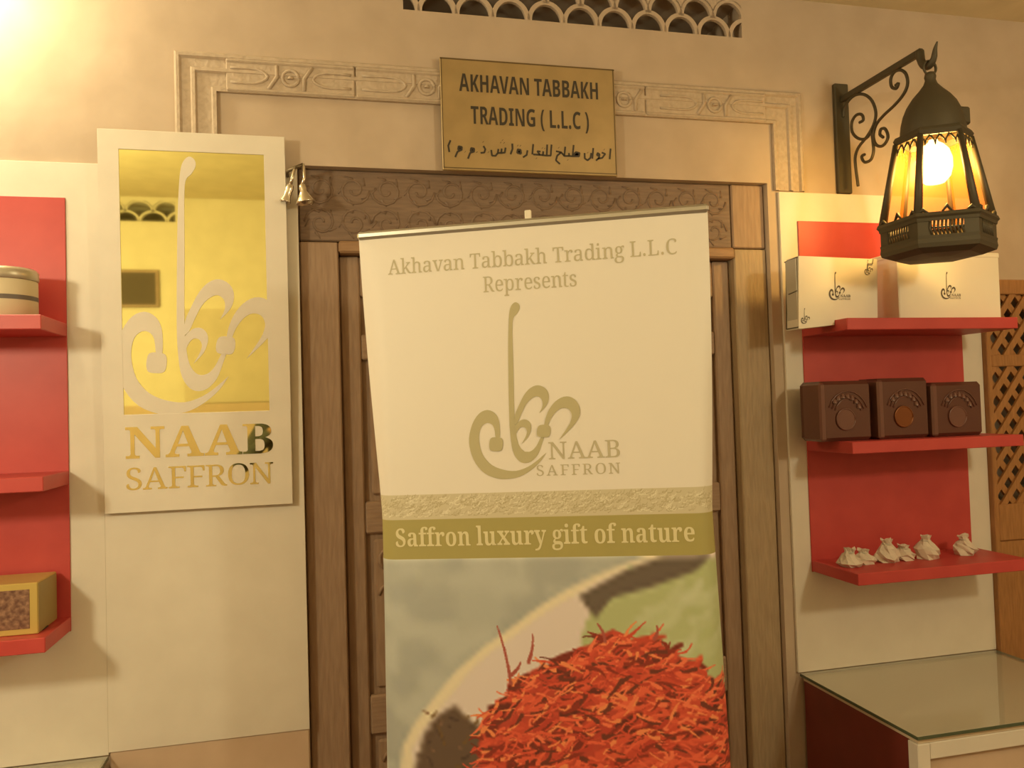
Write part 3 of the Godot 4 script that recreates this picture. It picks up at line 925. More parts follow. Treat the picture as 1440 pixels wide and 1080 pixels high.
func make_banner() -> void:
	var foot := Vector3(B_TOP.x, 0.0, B_TOP.z)
	var b := thing("roll_up_banner", "tall white roll-up banner with saffron picture standing before the carved door", "banner", foot)
	var m := mat(Color.WHITE, 0.55)
	m.albedo_texture = banner_print()
	var st := new_st()
	st.set_smooth_group(0)
	var us := []
	for i in 9:
		us.append(-0.425 + 0.065 * i / 8.0)
	for i in range(1, 8):
		us.append(-0.36 + 0.72 * i / 8.0)
	for i in 9:
		us.append(0.36 + 0.065 * i / 8.0)
	var rows := 48
	for j in rows:
		for i in us.size() - 1:
			var q := [Vector2(us[i], -B_H * j / rows), Vector2(us[i + 1], -B_H * j / rows), Vector2(us[i + 1], -B_H * (j + 1) / rows), Vector2(us[i], -B_H * (j + 1) / rows)]
			for n in [0, 1, 2, 0, 2, 3]:
				var p: Vector2 = q[n]
				st.set_uv(Vector2((p.x + 0.425) / 0.85, -p.y / B_H))
				st.add_vertex(cloth(p))
	var sheet := part(b, "printed_sheet", st, m)
	var lay := func(p: Vector2) -> Vector3: return cloth(p, 0.0008)
	st = new_st()
	flat_on(st, letter_triangles("Akhavan Tabbakh Trading L.L.C", serif, -0.3517, 0.3500, -0.1008, -0.0640), lay, B_N)
	part(sheet, "heading", st, M.print_text)
	st = new_st()
	flat_on(st, letter_triangles("Represents", serif, -0.1138, 0.1126, -0.1605, -0.1225), lay, B_N)
	part(sheet, "subheading", st, M.print_text)
	st = new_st()
	var layer := 0.0008
	for key in LOGO:
		var h := layer
		layer += 0.0002
		flat_on(st, outline_triangles(smooth_outline(LOGO[key])), func(p: Vector2) -> Vector3: return cloth(p, h), B_N)
	part(sheet, "emblem", st, M.print_gold)
	st = new_st()
	flat_on(st, letter_triangles("NAAB", serif, 0.0272, 0.1954, -0.5700, -0.5290), lay, B_N)
	flat_on(st, spaced("SAFFRON", serif, -0.0036, 0.1945, -0.6083, -0.5830, 0.5), lay, B_N)
	part(sheet, "emblem_lettering", st, M.print_text)
	st = new_st()
	flat_on(st, letter_triangles("Saffron luxury gift of nature", serif_bold, -0.3594, 0.3575, -0.7705, -0.7260), lay, B_N)
	part(sheet, "slogan", st, M.print_pale)
	# hardware: top rail, support pole, cassette and feet
	var xf := Transform3D(Basis(B_E, B_UP, B_E.cross(B_UP)), B_TOP)
	st = new_st()
	box(st, Vector3(-0.428, -0.009, -0.008), Vector3(0.428, 0.011, 0.007), 0.006, xf)
	part(b, "top_rail", st, M.alu)
	st = new_st()
	box(st, Vector3(-0.006, 0.004, -0.016), Vector3(0.010, 0.034, -0.008), 0.002, xf)
	part(b, "pole_clip", st, M.paper)
	st = new_st()
	tube(st, [B_TOP + B_N * -0.016 + B_UP * 0.01, foot + Vector3(0, 0.08, 0) + B_N * -0.016], 0.008, 10)
	part(b, "pole", st, M.alu)
	var flat := Transform3D(Basis(Vector3(B_N.z, 0, -B_N.x), Vector3.UP, B_N), foot)
	st = new_st()
	box(st, Vector3(-0.44, 0.018, -0.05), Vector3(0.44, 0.10, 0.035), 0.02, flat)
	part(b, "cassette", st, M.alu)
	for s in [-0.28, 0.28]:
		st = new_st()
		box(st, Vector3(s - 0.02, 0.0, -0.16), Vector3(s + 0.02, 0.018, 0.16), 0.006, flat)
		part(b, "foot", st, M.alu)

# lettering with open spacing between the letters
func spaced(text: String, font: Font, x0: float, x1: float, base: float, cap: float, gap: float) -> Array:
	var widths := []
	var total := 0.0
	var ref := text_mesh("H", font, 0.0).get_aabb()
	for ch in text:
		var w := text_mesh(ch, font, 0.0).get_aabb().size.x
		widths.append(w)
		total += w
	var space := gap * ref.size.x * 0.5
	var k := (x1 - x0) / (total + space * (text.length() - 1))
	var x := x0
	var out := []
	for i in text.length():
		out.append_array(letter_triangles(text[i], font, x, x + widths[i] * k, base, cap))
		x += (widths[i] + space) * k
	return out

# ---------------------------------------------------------------- signs

func make_mirror_sign() -> void:
	var cx := -0.3425
	var y0 := 1.338
	var s := thing("mirror_sign", "white framed sign with gold mirror emblem hanging left of the door", "sign", Vector3(cx, y0, 0.0145))
	s.rotation.x = deg_to_rad(1.0)
	var hw := 0.2545
	var top := 1.086
	var mx0 := -0.5425 - cx
	var mx1 := -0.148 - cx
	var my0 := 1.6145 - y0
	var my1 := 2.368 - y0
	var st := new_st()
	box(st, Vector3(-hw, 0, 0), Vector3(hw, top, 0.016), 0.001)
	local_part(s, "board", st, M.white_board)
	st = new_st()
	box(st, Vector3(mx0 - 0.004, my0 - 0.004, 0.0162), Vector3(mx1 + 0.004, my1 + 0.004, 0.0172))
	local_part(s, "mirror", st, M.gold_mirror, "gold mirror plate")
	# the white face is cut away around the mirror; the emblem stays standing in the opening
	st = new_st()
	box(st, Vector3(-hw, 0, 0.0164), Vector3(hw, my0, 0.0205), 0.001)
	box(st, Vector3(-hw, my1, 0.0164), Vector3(hw, top, 0.0205), 0.001)
	box(st, Vector3(-hw, my0 - 0.001, 0.0164), Vector3(mx0, my1 + 0.001, 0.0205))
	box(st, Vector3(mx1, my0 - 0.001, 0.0164), Vector3(hw, my1 + 0.001, 0.0205))
	local_part(s, "face", st, M.white_board)
	var opening := rect(mx0 - 0.002, my0 - 0.002, mx1 + 0.002, my1 + 0.002)
	st = new_st()
	var layer := 0.0198
	for key in LOGO:
		layer += 0.00012
		var pts := PackedVector2Array()
		for p in smooth_outline(LOGO[key]):
			pts.append(Vector2(-0.4515 + (p.x + 0.0975) * 1.61 - cx, 1.760 + (p.y + 0.529) * 1.75 - y0))
		for piece in Geometry2D.intersect_polygons(pts, opening):
			prism(st, piece, 0.0174, layer)
	local_part(s, "emblem", st, M.white_board)
	var lay := func(p: Vector2) -> Vector3: return Vector3(p.x, p.y, 0.0214)
	st = new_st()
	flat_on(st, letter_triangles("NAAB", serif_bold, -0.5395 - cx, -0.1405 - cx, 1.490 - y0, 1.579 - y0), lay, Vector3.BACK)
	local_part(s, "name_lettering", st, M.gold_mirror, "gold mirror letters")
	st = new_st()
	flat_on(st, spaced("SAFFRON", serif, -0.5395 - cx, -0.1415 - cx, 1.401 - y0, 1.463 - y0, 0.1), lay, Vector3.BACK)
	local_part(s, "product_lettering", st, M.gold_mirror, "gold mirror letters")

func make_name_plaque() -> void:
	var p := thing("name_plaque", "tan brass company plaque with dark engraved lettering above the door", "plaque", Vector3(0.677, 2.351, 0.019))
	var st := new_st()
	box(st, Vector3(0.387, 2.351, 0.0195), Vector3(0.967, 2.709, 0.031), 0.002)
	var plate := part(p, "plate", st, M.brass)
	st = new_st()
	for e in [[0.387, 2.703, 0.967, 2.707], [0.389, 2.357, 0.965, 2.360], [0.389, 2.357, 0.392, 2.707], [0.961, 2.357, 0.964, 2.707]]:
		box(st, Vector3(e[0], e[1], 0.0305), Vector3(e[2], e[3], 0.0316))
	part(plate, "border_line", st, M.rim_line)
	var lay := func(q: Vector2) -> Vector3: return Vector3(q.x, q.y, 0.0318)
	st = new_st()
	flat_on(st, letter_triangles("AKHAVAN TABBAKH", sans_bold, 0.446, 0.908, 2.6035, 2.6590), lay, Vector3.BACK)
	flat_on(st, letter_triangles("TRADING ( L.L.C )", sans_bold, 0.481, 0.873, 2.5010, 2.5575), lay, Vector3.BACK)
	part(plate, "lettering", st, M.engraved)
	st = new_st()
	for line in ARABIC:
		for o in stroke_outline(line, 0.0058 if line.size() > 2 or line[0].distance_to(line[1]) > 0.005 else 0.0066):
			flat_on(st, outline_triangles(o), lay, Vector3.BACK)
	part(plate, "arabic_lettering", st, M.engraved)

# ---------------------------------------------------------------- shelves, counters, screen

func make_shelf_units() -> void:
	for e in [
		["red shelf unit on white back panel under the lantern", 1.570, 2.385, 1.637, 2.296, [1.042, 1.458, 1.854], 2.325, 2.223, 0.262],
		["red shelf unit on white back panel left of the mirror sign", -1.42, -0.602, -1.36, -0.692, [1.056, 1.462, 1.876], 2.335, 2.233, 0.230],
	]:
		var u := thing("wall_shelf", e[0], "shelf", Vector3((e[1] + e[2]) * 0.5, 0.662, 0.0), "red wall shelves")
		var st := new_st()
		box(st, Vector3(e[1], 0.662, 0.0005), Vector3(e[2], e[6], 0.012), 0.001)
		part(u, "back_panel", st, M.white_board, "white back panel")
		st = new_st()
		box(st, Vector3(e[3], e[5][0] - 0.04, 0.0125), Vector3(e[4], e[7], 0.017), 0.001)
		part(u, "red_panel", st, M.red)
		for y in e[5]:
			st = new_st()
			box(st, Vector3(e[3], y - 0.038, 0.0172), Vector3(e[4], y, e[8]), 0.002)
			part(u, "shelf_board", st, M.red)

func make_counters() -> void:
	for e in [["low white display counter with glass top below the lantern shelves", 1.575, 2.383], ["low white display counter with glass top below the left shelves", -1.42, -0.602]]:
		var x0: float = e[1]
		var x1: float = e[2]
		var y := 0.661
		var z := 0.572
		var c := thing("display_counter", e[0], "counter", Vector3((x0 + x1) * 0.5, 0, z * 0.5), "display counters against the wall")
		var st := new_st()
		box(st, Vector3(x0, y - 0.009, 0.014), Vector3(x1, y, z), 0.0015)
		var g := part(c, "glass_top", st, M.counter_glass)
		st = new_st()
		for q in [[x0 - 0.0005, 0.014, x0 + 0.001, z], [x1 - 0.001, 0.014, x1 + 0.0005, z], [x0, z - 0.001, x1, z + 0.0005]]:
			box(st, Vector3(q[0], y - 0.010, q[1]), Vector3(q[2], y - 0.001, q[3]))
		part(g, "glass_edge", st, M.glass_edge)
		st = new_st()
		box(st, Vector3(x0 + 0.012, y - 0.026, 0.014), Vector3(x1 - 0.012, y - 0.0095, z - 0.012), 0.001)
		part(c, "top_board", st, M.counter_board)
		for px in [x0 + 0.006, x1 - 0.046]:
			for pz in [0.014, z - 0.048]:
				st = new_st()
				var inn := 0.0 if pz > 0.1 else (0.030 if px < (x0 + x1) * 0.5 else -0.030)
				box(st, Vector3(px + inn, 0.0, pz), Vector3(px + inn + 0.04, y - 0.0265, pz + 0.04), 0.002)
				part(c, "post", st, M.white_board)
		for px in [x0 + 0.014, x1 - 0.026]:
			st = new_st()
			box(st, Vector3(px, 0.0, 0.014), Vector3(px + 0.012, y - 0.0265, z - 0.0485), 0.001)
			part(c, "side_panel", st, M.dark_red, "dark red side panel")
		st = new_st()
		box(st, Vector3(x0 + 0.047, y - 0.072, z - 0.046), Vector3(x1 - 0.047, y - 0.0265, z - 0.010), 0.002)
		part(c, "front_rail", st, M.white_board)
		st = new_st()
		box(st, Vector3(x0 + 0.047, 0.05, z - 0.040), Vector3(x1 - 0.047, y - 0.073, z - 0.030), 0.001)
		part(c, "front_panel", st, M.lower_wall)

func make_lattice_screen() -> void:
	var x0 := 2.386
	var x1 := 3.05
	var s := thing("lattice_screen", "carved brown wooden lattice screen beside the lantern shelf panel", "screen", Vector3((x0 + x1) * 0.5, 0, 0.02))
	var st := new_st()
	var frames := [[x0, 0.0, x0 + 0.02, 2.02], [x1 - 0.05, 0.0, x1, 2.02], [x0 + 0.02, 1.965, x1 - 0.05, 2.02], [x0 + 0.02, 1.697, x1 - 0.05, 1.740], [x0 + 0.02, 1.058, x1 - 0.05, 1.190], [x0 + 0.02, 0.0, x1 - 0.05, 0.12]]
	for f in frames:
		st = new_st()
		box(st, Vector3(f[0], f[1], 0.001), Vector3(f[2], f[3], 0.034), 0.003)
		part(s, "frame_bar", st, M.screen_wood)
	st = new_st()
	box(st, Vector3(x0 + 0.0205, 0.1205, 0.001), Vector3(x1 - 0.0505, 1.0575, 0.026), 0.004)
	part(s, "lower_panel", st, M.screen_wood)
	for field in [rect(x0 + 0.02, 1.74, x1 - 0.05, 1.965), rect(x0 + 0.02, 1.19, x1 - 0.05, 1.697)]:
		for d in [1.0, -1.0]:
			var dir := Vector2(0.62, 0.78 * d).normalized()
			var nrm := Vector2(-dir.y, dir.x)
			for i in range(-30, 31):
				var c: Vector2 = (field[0] + field[2]) * 0.5 + nrm * 0.054 * i
				var strip := PackedVector2Array([c - dir * 1.5 - nrm * 0.0115, c + dir * 1.5 - nrm * 0.0115, c + dir * 1.5 + nrm * 0.0115, c - dir * 1.5 + nrm * 0.0115])
				for piece in Geometry2D.intersect_polygons(strip, field):
					if absf(area2(piece)) > 2e-4:
						st = new_st()
						prism(st, piece, 0.0084 if d < 0 else 0.0202, 0.020 if d < 0 else 0.030)
						part(s, "slat", st, M.screen_wood)

# ---------------------------------------------------------------- lantern

const SCROLLS := [
	[Vector2(0.2873, 2.6065), Vector2(0.3011, 2.6072), Vector2(0.2907, 2.5954), Vector2(0.2707, 2.6083), Vector2(0.2667, 2.6343), Vector2(0.2818, 2.6501), Vector2(0.3092, 2.6483), Vector2(0.3360, 2.6251), Vector2(0.3425, 2.5914), Vector2(0.3242, 2.5653), Vector2(0.2819, 2.5453), Vector2(0.2243, 2.5298), Vector2(0.1864, 2.5109), Vector2(0.1723, 2.4780), Vector2(0.1858, 2.4442), Vector2(0.2180, 2.4327), Vector2(0.2422, 2.4518), Vector2(0.2320, 2.4825), Vector2(0.2108, 2.4899), Vector2(0.2047, 2.4745), Vector2(0.2197, 2.4594)],
	[Vector2(0.0832, 2.3341), Vector2(0.0739, 2.4067), Vector2(0.0755, 2.4428), Vector2(0.0955, 2.4676), Vector2(0.1397, 2.4890), Vector2(0.1757, 2.5172), Vector2(0.1892, 2.5527), Vector2(0.1736, 2.5990), Vector2(0.1378, 2.6342), Vector2(0.0919, 2.6521), Vector2(0.0511, 2.6458), Vector2(0.0260, 2.6254), Vector2(0.0200, 2.5986)],
	[Vector2(0.1049, 2.5500), Vector2(0.1246, 2.5518), Vector2(0.1182, 2.5726), Vector2(0.0896, 2.5815), Vector2(0.0643, 2.5645), Vector2(0.0652, 2.5300), Vector2(0.0936, 2.4984), Vector2(0.1356, 2.4843), Vector2(0.1633, 2.5013)],
	[Vector2(0.1244, 2.4325), Vector2(0.1087, 2.4298), Vector2(0.1204, 2.4071), Vector2(0.1531, 2.4041), Vector2(0.1691, 2.4285), Vector2(0.1683, 2.4616), Vector2(0.1645, 2.4958)],
]

func make_lantern() -> void:
	var bx := 1.835
	var b := thing("lantern_bracket", "dark wrought iron scroll bracket on the wall holding the lantern", "bracket", Vector3(bx, 2.327, 0.0))
	var st := new_st()
	box(st, Vector3(bx - 0.029, 2.327, 0.0), Vector3(bx + 0.027, 2.722, 0.018), 0.003)
	part(b, "wall_bar", st, M.iron)
	st = new_st()
	box(st, Vector3(bx - 0.008, 2.653, 0.016), Vector3(bx + 0.008, 2.676, 0.408), 0.003)
	part(b, "arm", st, M.iron)
	for line in SCROLLS:
		var pts := []
		for p in line:
			pts.append(Vector3(bx, p.y, p.x))
		st = new_st()
		tube(st, smooth_line(pts, 4), 0.0052, 7)
		part(b, "scroll", st, M.iron)
	var hook := []
	for p in [Vector2(0.400, 2.668), Vector2(0.404, 2.640), Vector2(0.417, 2.616), Vector2(0.438, 2.608), Vector2(0.4559, 2.6226), Vector2(0.4635, 2.6486), Vector2(0.4733, 2.6664)]:
		hook.append(Vector3(bx, p.y, p.x))
	st = new_st()
	tube(st, smooth_line(hook, 4), [0.013, 0.013, 0.013, 0.013, 0.012, 0.012, 0.012, 0.012, 0.012, 0.012, 0.012, 0.012, 0.011, 0.011, 0.010, 0.010, 0.009, 0.009, 0.008, 0.007, 0.006, 0.005, 0.004, 0.003, 0.002], 9)
	part(b, "hook", st, M.iron)

	var c := Vector3(bx, 0.0, 0.438)
	var l := thing("lantern", "lit hexagonal amber glass lantern hanging from the scroll bracket", "lantern", Vector3(bx, 2.015, c.z))
	var turn := PI / 6.0
	st = new_st()
	var ring := []
	for k in 17:
		ring.append(c + Vector3(0, 2.600 + cos(TAU * k / 16.0) * 0.022, 0) + Vector3(sin(TAU * k / 16.0) * 0.022, 0, 0))
	tube(st, ring, 0.004, 6)
	part(l, "hanging_ring", st, M.iron)
	st = new_st()
	lathe(st, [Vector2(0.0, 2.590), Vector2(0.014, 2.584), Vector2(0.017, 2.572), Vector2(0.015, 2.562), Vector2(0.020, 2.548), Vector2(0.034, 2.530), Vector2(0.054, 2.508), Vector2(0.070, 2.484), Vector2(0.081, 2.458), Vector2(0.088, 2.430), Vector2(0.091, 2.406), Vector2(0.092, 2.392)], c, 32, false, 0.0, false)
	lathe(st, [Vector2(0.088, 2.392), Vector2(0.084, 2.43), Vector2(0.062, 2.484), Vector2(0.0, 2.53)], c, 32, false, 0.0, false)
	part(l, "dome", st, M.iron)
	# narrow brim, and a vent flap standing out at the right
	st = new_st()
	lathe(st, [Vector2(0.088, 2.400), Vector2(0.106, 2.394), Vector2(0.112, 2.384), Vector2(0.106, 2.370), Vector2(0.096, 2.370), Vector2(0.088, 2.386), Vector2(0.088, 2.400)], c, 6, true, turn, false)
	part(l, "brim", st, M.iron)
	st = new_st()
	box(st, Vector3(0.060, 2.425, -0.024), Vector3(0.122, 2.480, 0.024), 0.006, Transform3D(Basis.IDENTITY, Vector3(c.x, 0, c.z)))
	part(l, "vent_flap", st, M.iron)
	for k in 6:
		var a := TAU * k / 6.0 + turn
		var a2 := TAU * (k + 1) / 6.0 + turn
		var top := c + Vector3(cos(a) * 0.104, 2.374, sin(a) * 0.104)
		var bot := c + Vector3(cos(a) * 0.152, 2.122, sin(a) * 0.152)
		st = new_st()
		tube(st, [bot, top], [0.0125, 0.0085], 6)
		part(l, "corner_bar", st, M.iron)
		var t0 := c + Vector3(cos(a) * 0.100, 2.372, sin(a) * 0.100)
		var t1 := c + Vector3(cos(a2) * 0.100, 2.372, sin(a2) * 0.100)
		var b0 := c + Vector3(cos(a) * 0.148, 2.126, sin(a) * 0.148)
		var b1 := c + Vector3(cos(a2) * 0.148, 2.126, sin(a2) * 0.148)
		st = new_st()
		st.set_smooth_group(-1)
		var mid := c + Vector3(0, 2.25, 0)
		quad(st, t0, t1, b1, b0, mid)
		part(l, "pane", st, M.amber_glass)
		# pierced band of small leaves at the head of each pane
		st = new_st()
		for i in 4:
			var u := (i + 0.5) / 4.0
			var hi := t0.lerp(t1, u) * 1.0
			var lo := b0.lerp(b1, u)
			var dn := (lo - hi).normalized()
			var sd := (t1 - t0).normalized()
			var out := ((hi + lo) * 0.5 - mid)
			out.y = 0
			out = out.normalized() * 0.003
			var cc := hi + dn * 0.004 + out
			tube(st, [cc - sd * 0.012, cc + dn * 0.020, cc + sd * 0.012 + dn * 0.002], 0.0034, 5)
			tube(st, [cc + dn * 0.018, cc + dn * 0.032], [0.004, 0.0015], 5)
		part(l, "leaf_fret", st, M.iron)
	# lower gallery: a six-sided band pierced with small leaves, crest on top and a shallow dish below
	st = new_st()
	lathe(st, [Vector2(0.146, 2.128), Vector2(0.166, 2.128), Vector2(0.170, 2.118), Vector2(0.164, 2.112), Vector2(0.162, 2.103)], c, 6, true, turn, false)
	lathe(st, [Vector2(0.162, 2.062), Vector2(0.160, 2.052), Vector2(0.162, 2.040), Vector2(0.158, 2.028), Vector2(0.120, 2.016), Vector2(0.05, 2.012), Vector2(0.0, 2.012)], c, 6, true, turn, false)
	lathe(st, [Vector2(0.156, 2.036), Vector2(0.118, 2.021), Vector2(0.0, 2.018)], c, 6, true, turn, false)
	lathe(st, [Vector2(0.156, 2.124), Vector2(0.154, 2.104), Vector2(0.162, 2.103)], c, 6, true, turn, false)
	lathe(st, [Vector2(0.162, 2.062), Vector2(0.154, 2.061), Vector2(0.152, 2.036)], c, 6, true, turn, false)
	var gal := part(l, "gallery", st, M.iron)
	st = new_st()
	for k in 6:
		var a := TAU * k / 6.0 + turn
		var a2 := TAU * (k + 1) / 6.0 + turn
		var p0 := c + Vector3(cos(a) * 0.159, 0, sin(a) * 0.159)
		var p1 := c + Vector3(cos(a2) * 0.159, 0, sin(a2) * 0.159)
		for q in [[0.0, 0.24], [0.76, 1.0]]:
			var e0 := p0.lerp(p1, q[0])
			var e1 := p0.lerp(p1, q[1])
			st.set_smooth_group(-1)
			quad(st, e0 + Vector3(0, 2.060, 0), e1 + Vector3(0, 2.060, 0), e1 + Vector3(0, 2.104, 0), e0 + Vector3(0, 2.104, 0), c + Vector3(0, 2.08, 0))
		for i in 9:
			var u := 0.24 + 0.52 * i / 8.0
			var e0 := p0.lerp(p1, u) + Vector3(0, 2.062, 0)
			var sd := (p1 - p0).normalized()
			tube(st, [e0, e0 + sd * 0.006 + Vector3(0, 0.020, 0), e0 + sd * 0.004 + Vector3(0, 0.041, 0)], 0.0036, 5)
		tube(st, [p0.lerp(p1, 0.24) + Vector3(0, 2.083, 0), p0.lerp(p1, 0.76) + Vector3(0, 2.083, 0)], 0.0032, 5)
		for u in [0.5, 0.1, 0.9]:
			var e0 := p0.lerp(p1, u) + Vector3(0, 2.127, 0)
			var sd := (p1 - p0).normalized()
			tube(st, [e0 - sd * 0.014, e0 + Vector3(0, 0.018 if u == 0.5 else 0.010, 0), e0 + sd * 0.014], [0.003, 0.007, 0.003], 5)
	part(gal, "gallery_fret", st, M.iron)
	st = new_st()
	var bulb := c + Vector3(0, 2.325, 0)
	lathe(st, [Vector2(0.0, -0.085), Vector2(0.028, -0.080), Vector2(0.044, -0.062), Vector2(0.051, -0.035), Vector2(0.051, -0.008), Vector2(0.043, 0.018), Vector2(0.028, 0.036), Vector2(0.014, 0.046), Vector2(0.012, 0.054), Vector2(0.0, 0.054)], bulb, 20)
	M.bulb = glow(Color(1.0, 0.88, 0.58), 7.0)
	part(l, "bulb", st, M.bulb)
	st = new_st()
	lathe(st, [Vector2(0.013, 0.052), Vector2(0.015, 0.09), Vector2(0.006, 0.20)], bulb, 12)
	part(l, "lamp_socket", st, M.iron)
	lamp("lantern_light", bulb + Vector3(0, -0.02, 0), AMBER, 0.52, 0.045, l)

# ---------------------------------------------------------------- goods on the shelves

func logo_on(parent: Node, called: String, at: Vector3, k: float, m: Material, words := true) -> void:
	var st := new_st()
	var lay := func(p: Vector2) -> Vector3: return at + Vector3((p.x - 0.0) * k, (p.y + 0.40) * k, 0)
	for key in LOGO:
		flat_on(st, outline_triangles(smooth_outline(LOGO[key], 2)), lay, Vector3.BACK)
	if words:
		flat_on(st, letter_triangles("NAAB", serif_bold, 0.0272, 0.1954, -0.5700, -0.5290), lay, Vector3.BACK)
		flat_on(st, letter_triangles("SAFFRON", serif, -0.0036, 0.1945, -0.6083, -0.5830), lay, Vector3.BACK)
	part(parent, called, st, m)

func make_shelf_goods() -> void:
	# paper bag overhanging the end of the top shelf, its corner sagging past the shelf
	var y := 1.8545
	var bag := thing("paper_bag", "white paper gift bag overhanging the left end of top shelf", "bag", Vector3(1.655, y, 0.15))
	var st := new_st()
	prism(st, [Vector2(1.514, 2.063), Vector2(1.806, 2.056), Vector2(1.798, y), Vector2(1.636, y), Vector2(1.6345, 1.838), Vector2(1.503, 1.826)], 0.13, 0.20)
	var body := part(bag, "bag_body", st, M.paper)
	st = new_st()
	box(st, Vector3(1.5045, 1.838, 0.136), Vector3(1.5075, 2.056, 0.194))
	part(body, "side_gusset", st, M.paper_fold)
	st = new_st()
	for e in [[Vector3(1.510, 2.060, 0.198), Vector3(1.505, 2.054, 0.132)], [Vector3(1.502, 1.832, 0.198), Vector3(1.502, 1.832, 0.132)], [Vector3(1.5025, 1.832, 0.132), Vector3(1.510, 2.056, 0.132)], [Vector3(1.505, 1.95, 0.196), Vector3(1.504, 1.945, 0.15)]]:
		tube(st, [e[0], e[1]], 0.002, 5)
	part(body, "fold_lines", st, M.fold_line)
	logo_on(body, "emblem", Vector3(1.655, 1.966, 0.2008), 0.22, M.print_dark)
	logo_on(body, "small_emblem", Vector3(1.775, 2.028, 0.2008), 0.12, M.print_dark, false)
	logo_on(body, "small_emblem", Vector3(1.532, 1.868, 0.2008), 0.12, M.print_dark, false)
	st = new_st()
	tube(st, [Vector3(1.790, 2.056, 0.201), Vector3(1.786, 2.040, 0.203), Vector3(1.768, 2.040, 0.203), Vector3(1.766, 2.020, 0.2015)], 0.0015, 5)
	part(bag, "tag_string", st, M.fold_line)
	var gift := thing("carton", "wide white printed carton at right end of top red shelf", "box", Vector3(2.09, y, 0.14))
	st = new_st()
	box(st, Vector3(1.884, y, 0.06), Vector3(2.292, 2.080, 0.20), 0.003)
	var cb := part(gift, "carton_body", st, M.paper)
	st = new_st()
	box(st, Vector3(1.882, 2.066, 0.058), Vector3(2.294, 2.084, 0.2015), 0.003)
	part(gift, "lid", st, M.paper)
	logo_on(cb, "emblem", Vector3(2.085, 1.970, 0.2008), 0.22, M.print_dark)

	# three dark boxes on the middle shelf
	var base := 1.4585
	var spots := [[1.572, 1.768, 1.655, "leftmost dark maroon gift box overhanging the middle red shelf"], [1.790, 1.990, 1.660, "middle of three dark maroon gift boxes, with orange medallion"], [1.999, 2.205, 1.642, "rightmost dark maroon gift box on the middle red shelf"]]
	for i in 3:
		var s: Array = spots[i]
		var x0: float = s[0]
		var x1: float = s[1]
		var top: float = s[2]
		var g := thing("gift_box", s[3], "box", Vector3((x0 + x1) * 0.5, base, 0.14), "dark boxes on the middle shelf")
		st = new_st()
		box(st, Vector3(x0, base, 0.075), Vector3(x1, top, 0.195), 0.012)
		var bd := part(g, "box_body", st, M.maroon)
		st = new_st()
		box(st, Vector3(x0 - 0.003, base + 0.002, 0.10), Vector3(x0 + 0.022, top - 0.006, 0.199), 0.006)
		part(g, "box_spine", st, M.maroon_cap)
		var mx := lerpf(x0, x1, 0.47)
		st = new_st()
		var disc := Transform3D(Basis(Vector3.RIGHT, PI / 2), Vector3(mx, lerpf(base, top, 0.36), 0.195))
		var dp := []
		for k in 25:
			dp.append(Vector2(cos(TAU * k / 24.0), sin(TAU * k / 24.0)) * 0.034)
		dp.pop_back()
		prism(st, dp, 0.0, 0.004, Transform3D(Basis.IDENTITY, disc.origin))
		var ring := []
		for k in 21:
			ring.append(disc.origin + Vector3(cos(TAU * k / 20.0) * 0.034, sin(TAU * k / 20.0) * 0.034, 0.003))
		tube(st, ring, 0.003, 6)
		part(bd, "medallion", st, M.copper if i == 1 else M.maroon_cap)
		st = new_st()
		for q in 3:
			var pts := []
			for k in 9:
				var a := 0.35 + 2.4 * k / 8.0
				pts.append(Vector3(mx + 0.01 + cos(a) * (0.052 + 0.012 * q), lerpf(base, top, 0.40) + sin(a) * (0.060 + 0.012 * q), 0.1965))
			tube(st, pts, 0.0022, 5)
		for k in 7:
			var a := 0.5 + 0.3 * k
			lathe(st, [Vector2(0.009, -0.008), Vector2(0.007, 0.004), Vector2(0.0, 0.009)], Vector3(mx + cos(a) * 0.058, lerpf(base, top, 0.42) + sin(a) * 0.066, 0.195), 8)
		part(bd, "raised_ornament", st, M.maroon_cap)

	# small gathered pouches on the lowest shelf
	var rng := RandomNumberGenerator.new()
	rng.seed = 33
	var where := [[1.690, 0.150, 0.058, "white crumpled pouch at left end of bottom red shelf"], [1.762, 0.125, 0.046, "low white pouch second from left on bottom shelf"], [1.850, 0.130, 0.074, "tall white pouch third from left on bottom shelf"], [1.922, 0.120, 0.048, "low white pouch between two tall pouches on bottom shelf"], [2.005, 0.130, 0.076, "tall white pouch second from right on bottom shelf"], [2.168, 0.120, 0.066, "lone white pouch at right end of bottom red shelf"]]
	for s in where:
		var p := thing("sachet", s[3], "pouch", Vector3(s[0], 1.0425, s[1]), "white pouches on the bottom shelf")
		var hgt: float = s[2]
		st = new_st()
		st.set_smooth_group(-1)
		var c := Vector3(s[0], 1.0425, s[1])
		var rings := []
		var n := 12
		for j in 6:
			var t := j / 5.0
			var r := [0.034, 0.040, 0.034, 0.024, 0.013, 0.018][j] as float
			var rr := []
			for k in n:
				var a := TAU * k / n + j * 0.2
				var f := r * rng.randf_range(0.75, 1.25) * (1.0 if hgt > 0.06 else 0.95)
				rr.append(c + Vector3(cos(a) * f, t * hgt + (rng.randf_range(-0.004, 0.006) if j > 0 else 0.0), sin(a) * f))
			rings.append(rr)
		for j in 5:
			for k in n:
				var l := (k + 1) % n
				quad(st, rings[j][k], rings[j][l], rings[j + 1][l], rings[j + 1][k], c + Vector3(0, hgt * (j + 0.5) / 5.0, 0))
		for k in n:
			tri(st, rings[0][k], rings[0][(k + 1) % n], c, c + Vector3(0, 0.02, 0))
			tri(st, rings[5][k], rings[5][(k + 1) % n], c + Vector3(0, hgt * 0.93, 0), c)
		var bodyp := part(p, "pouch_body", st, M.tulle)
		st = new_st()
		var tie := []
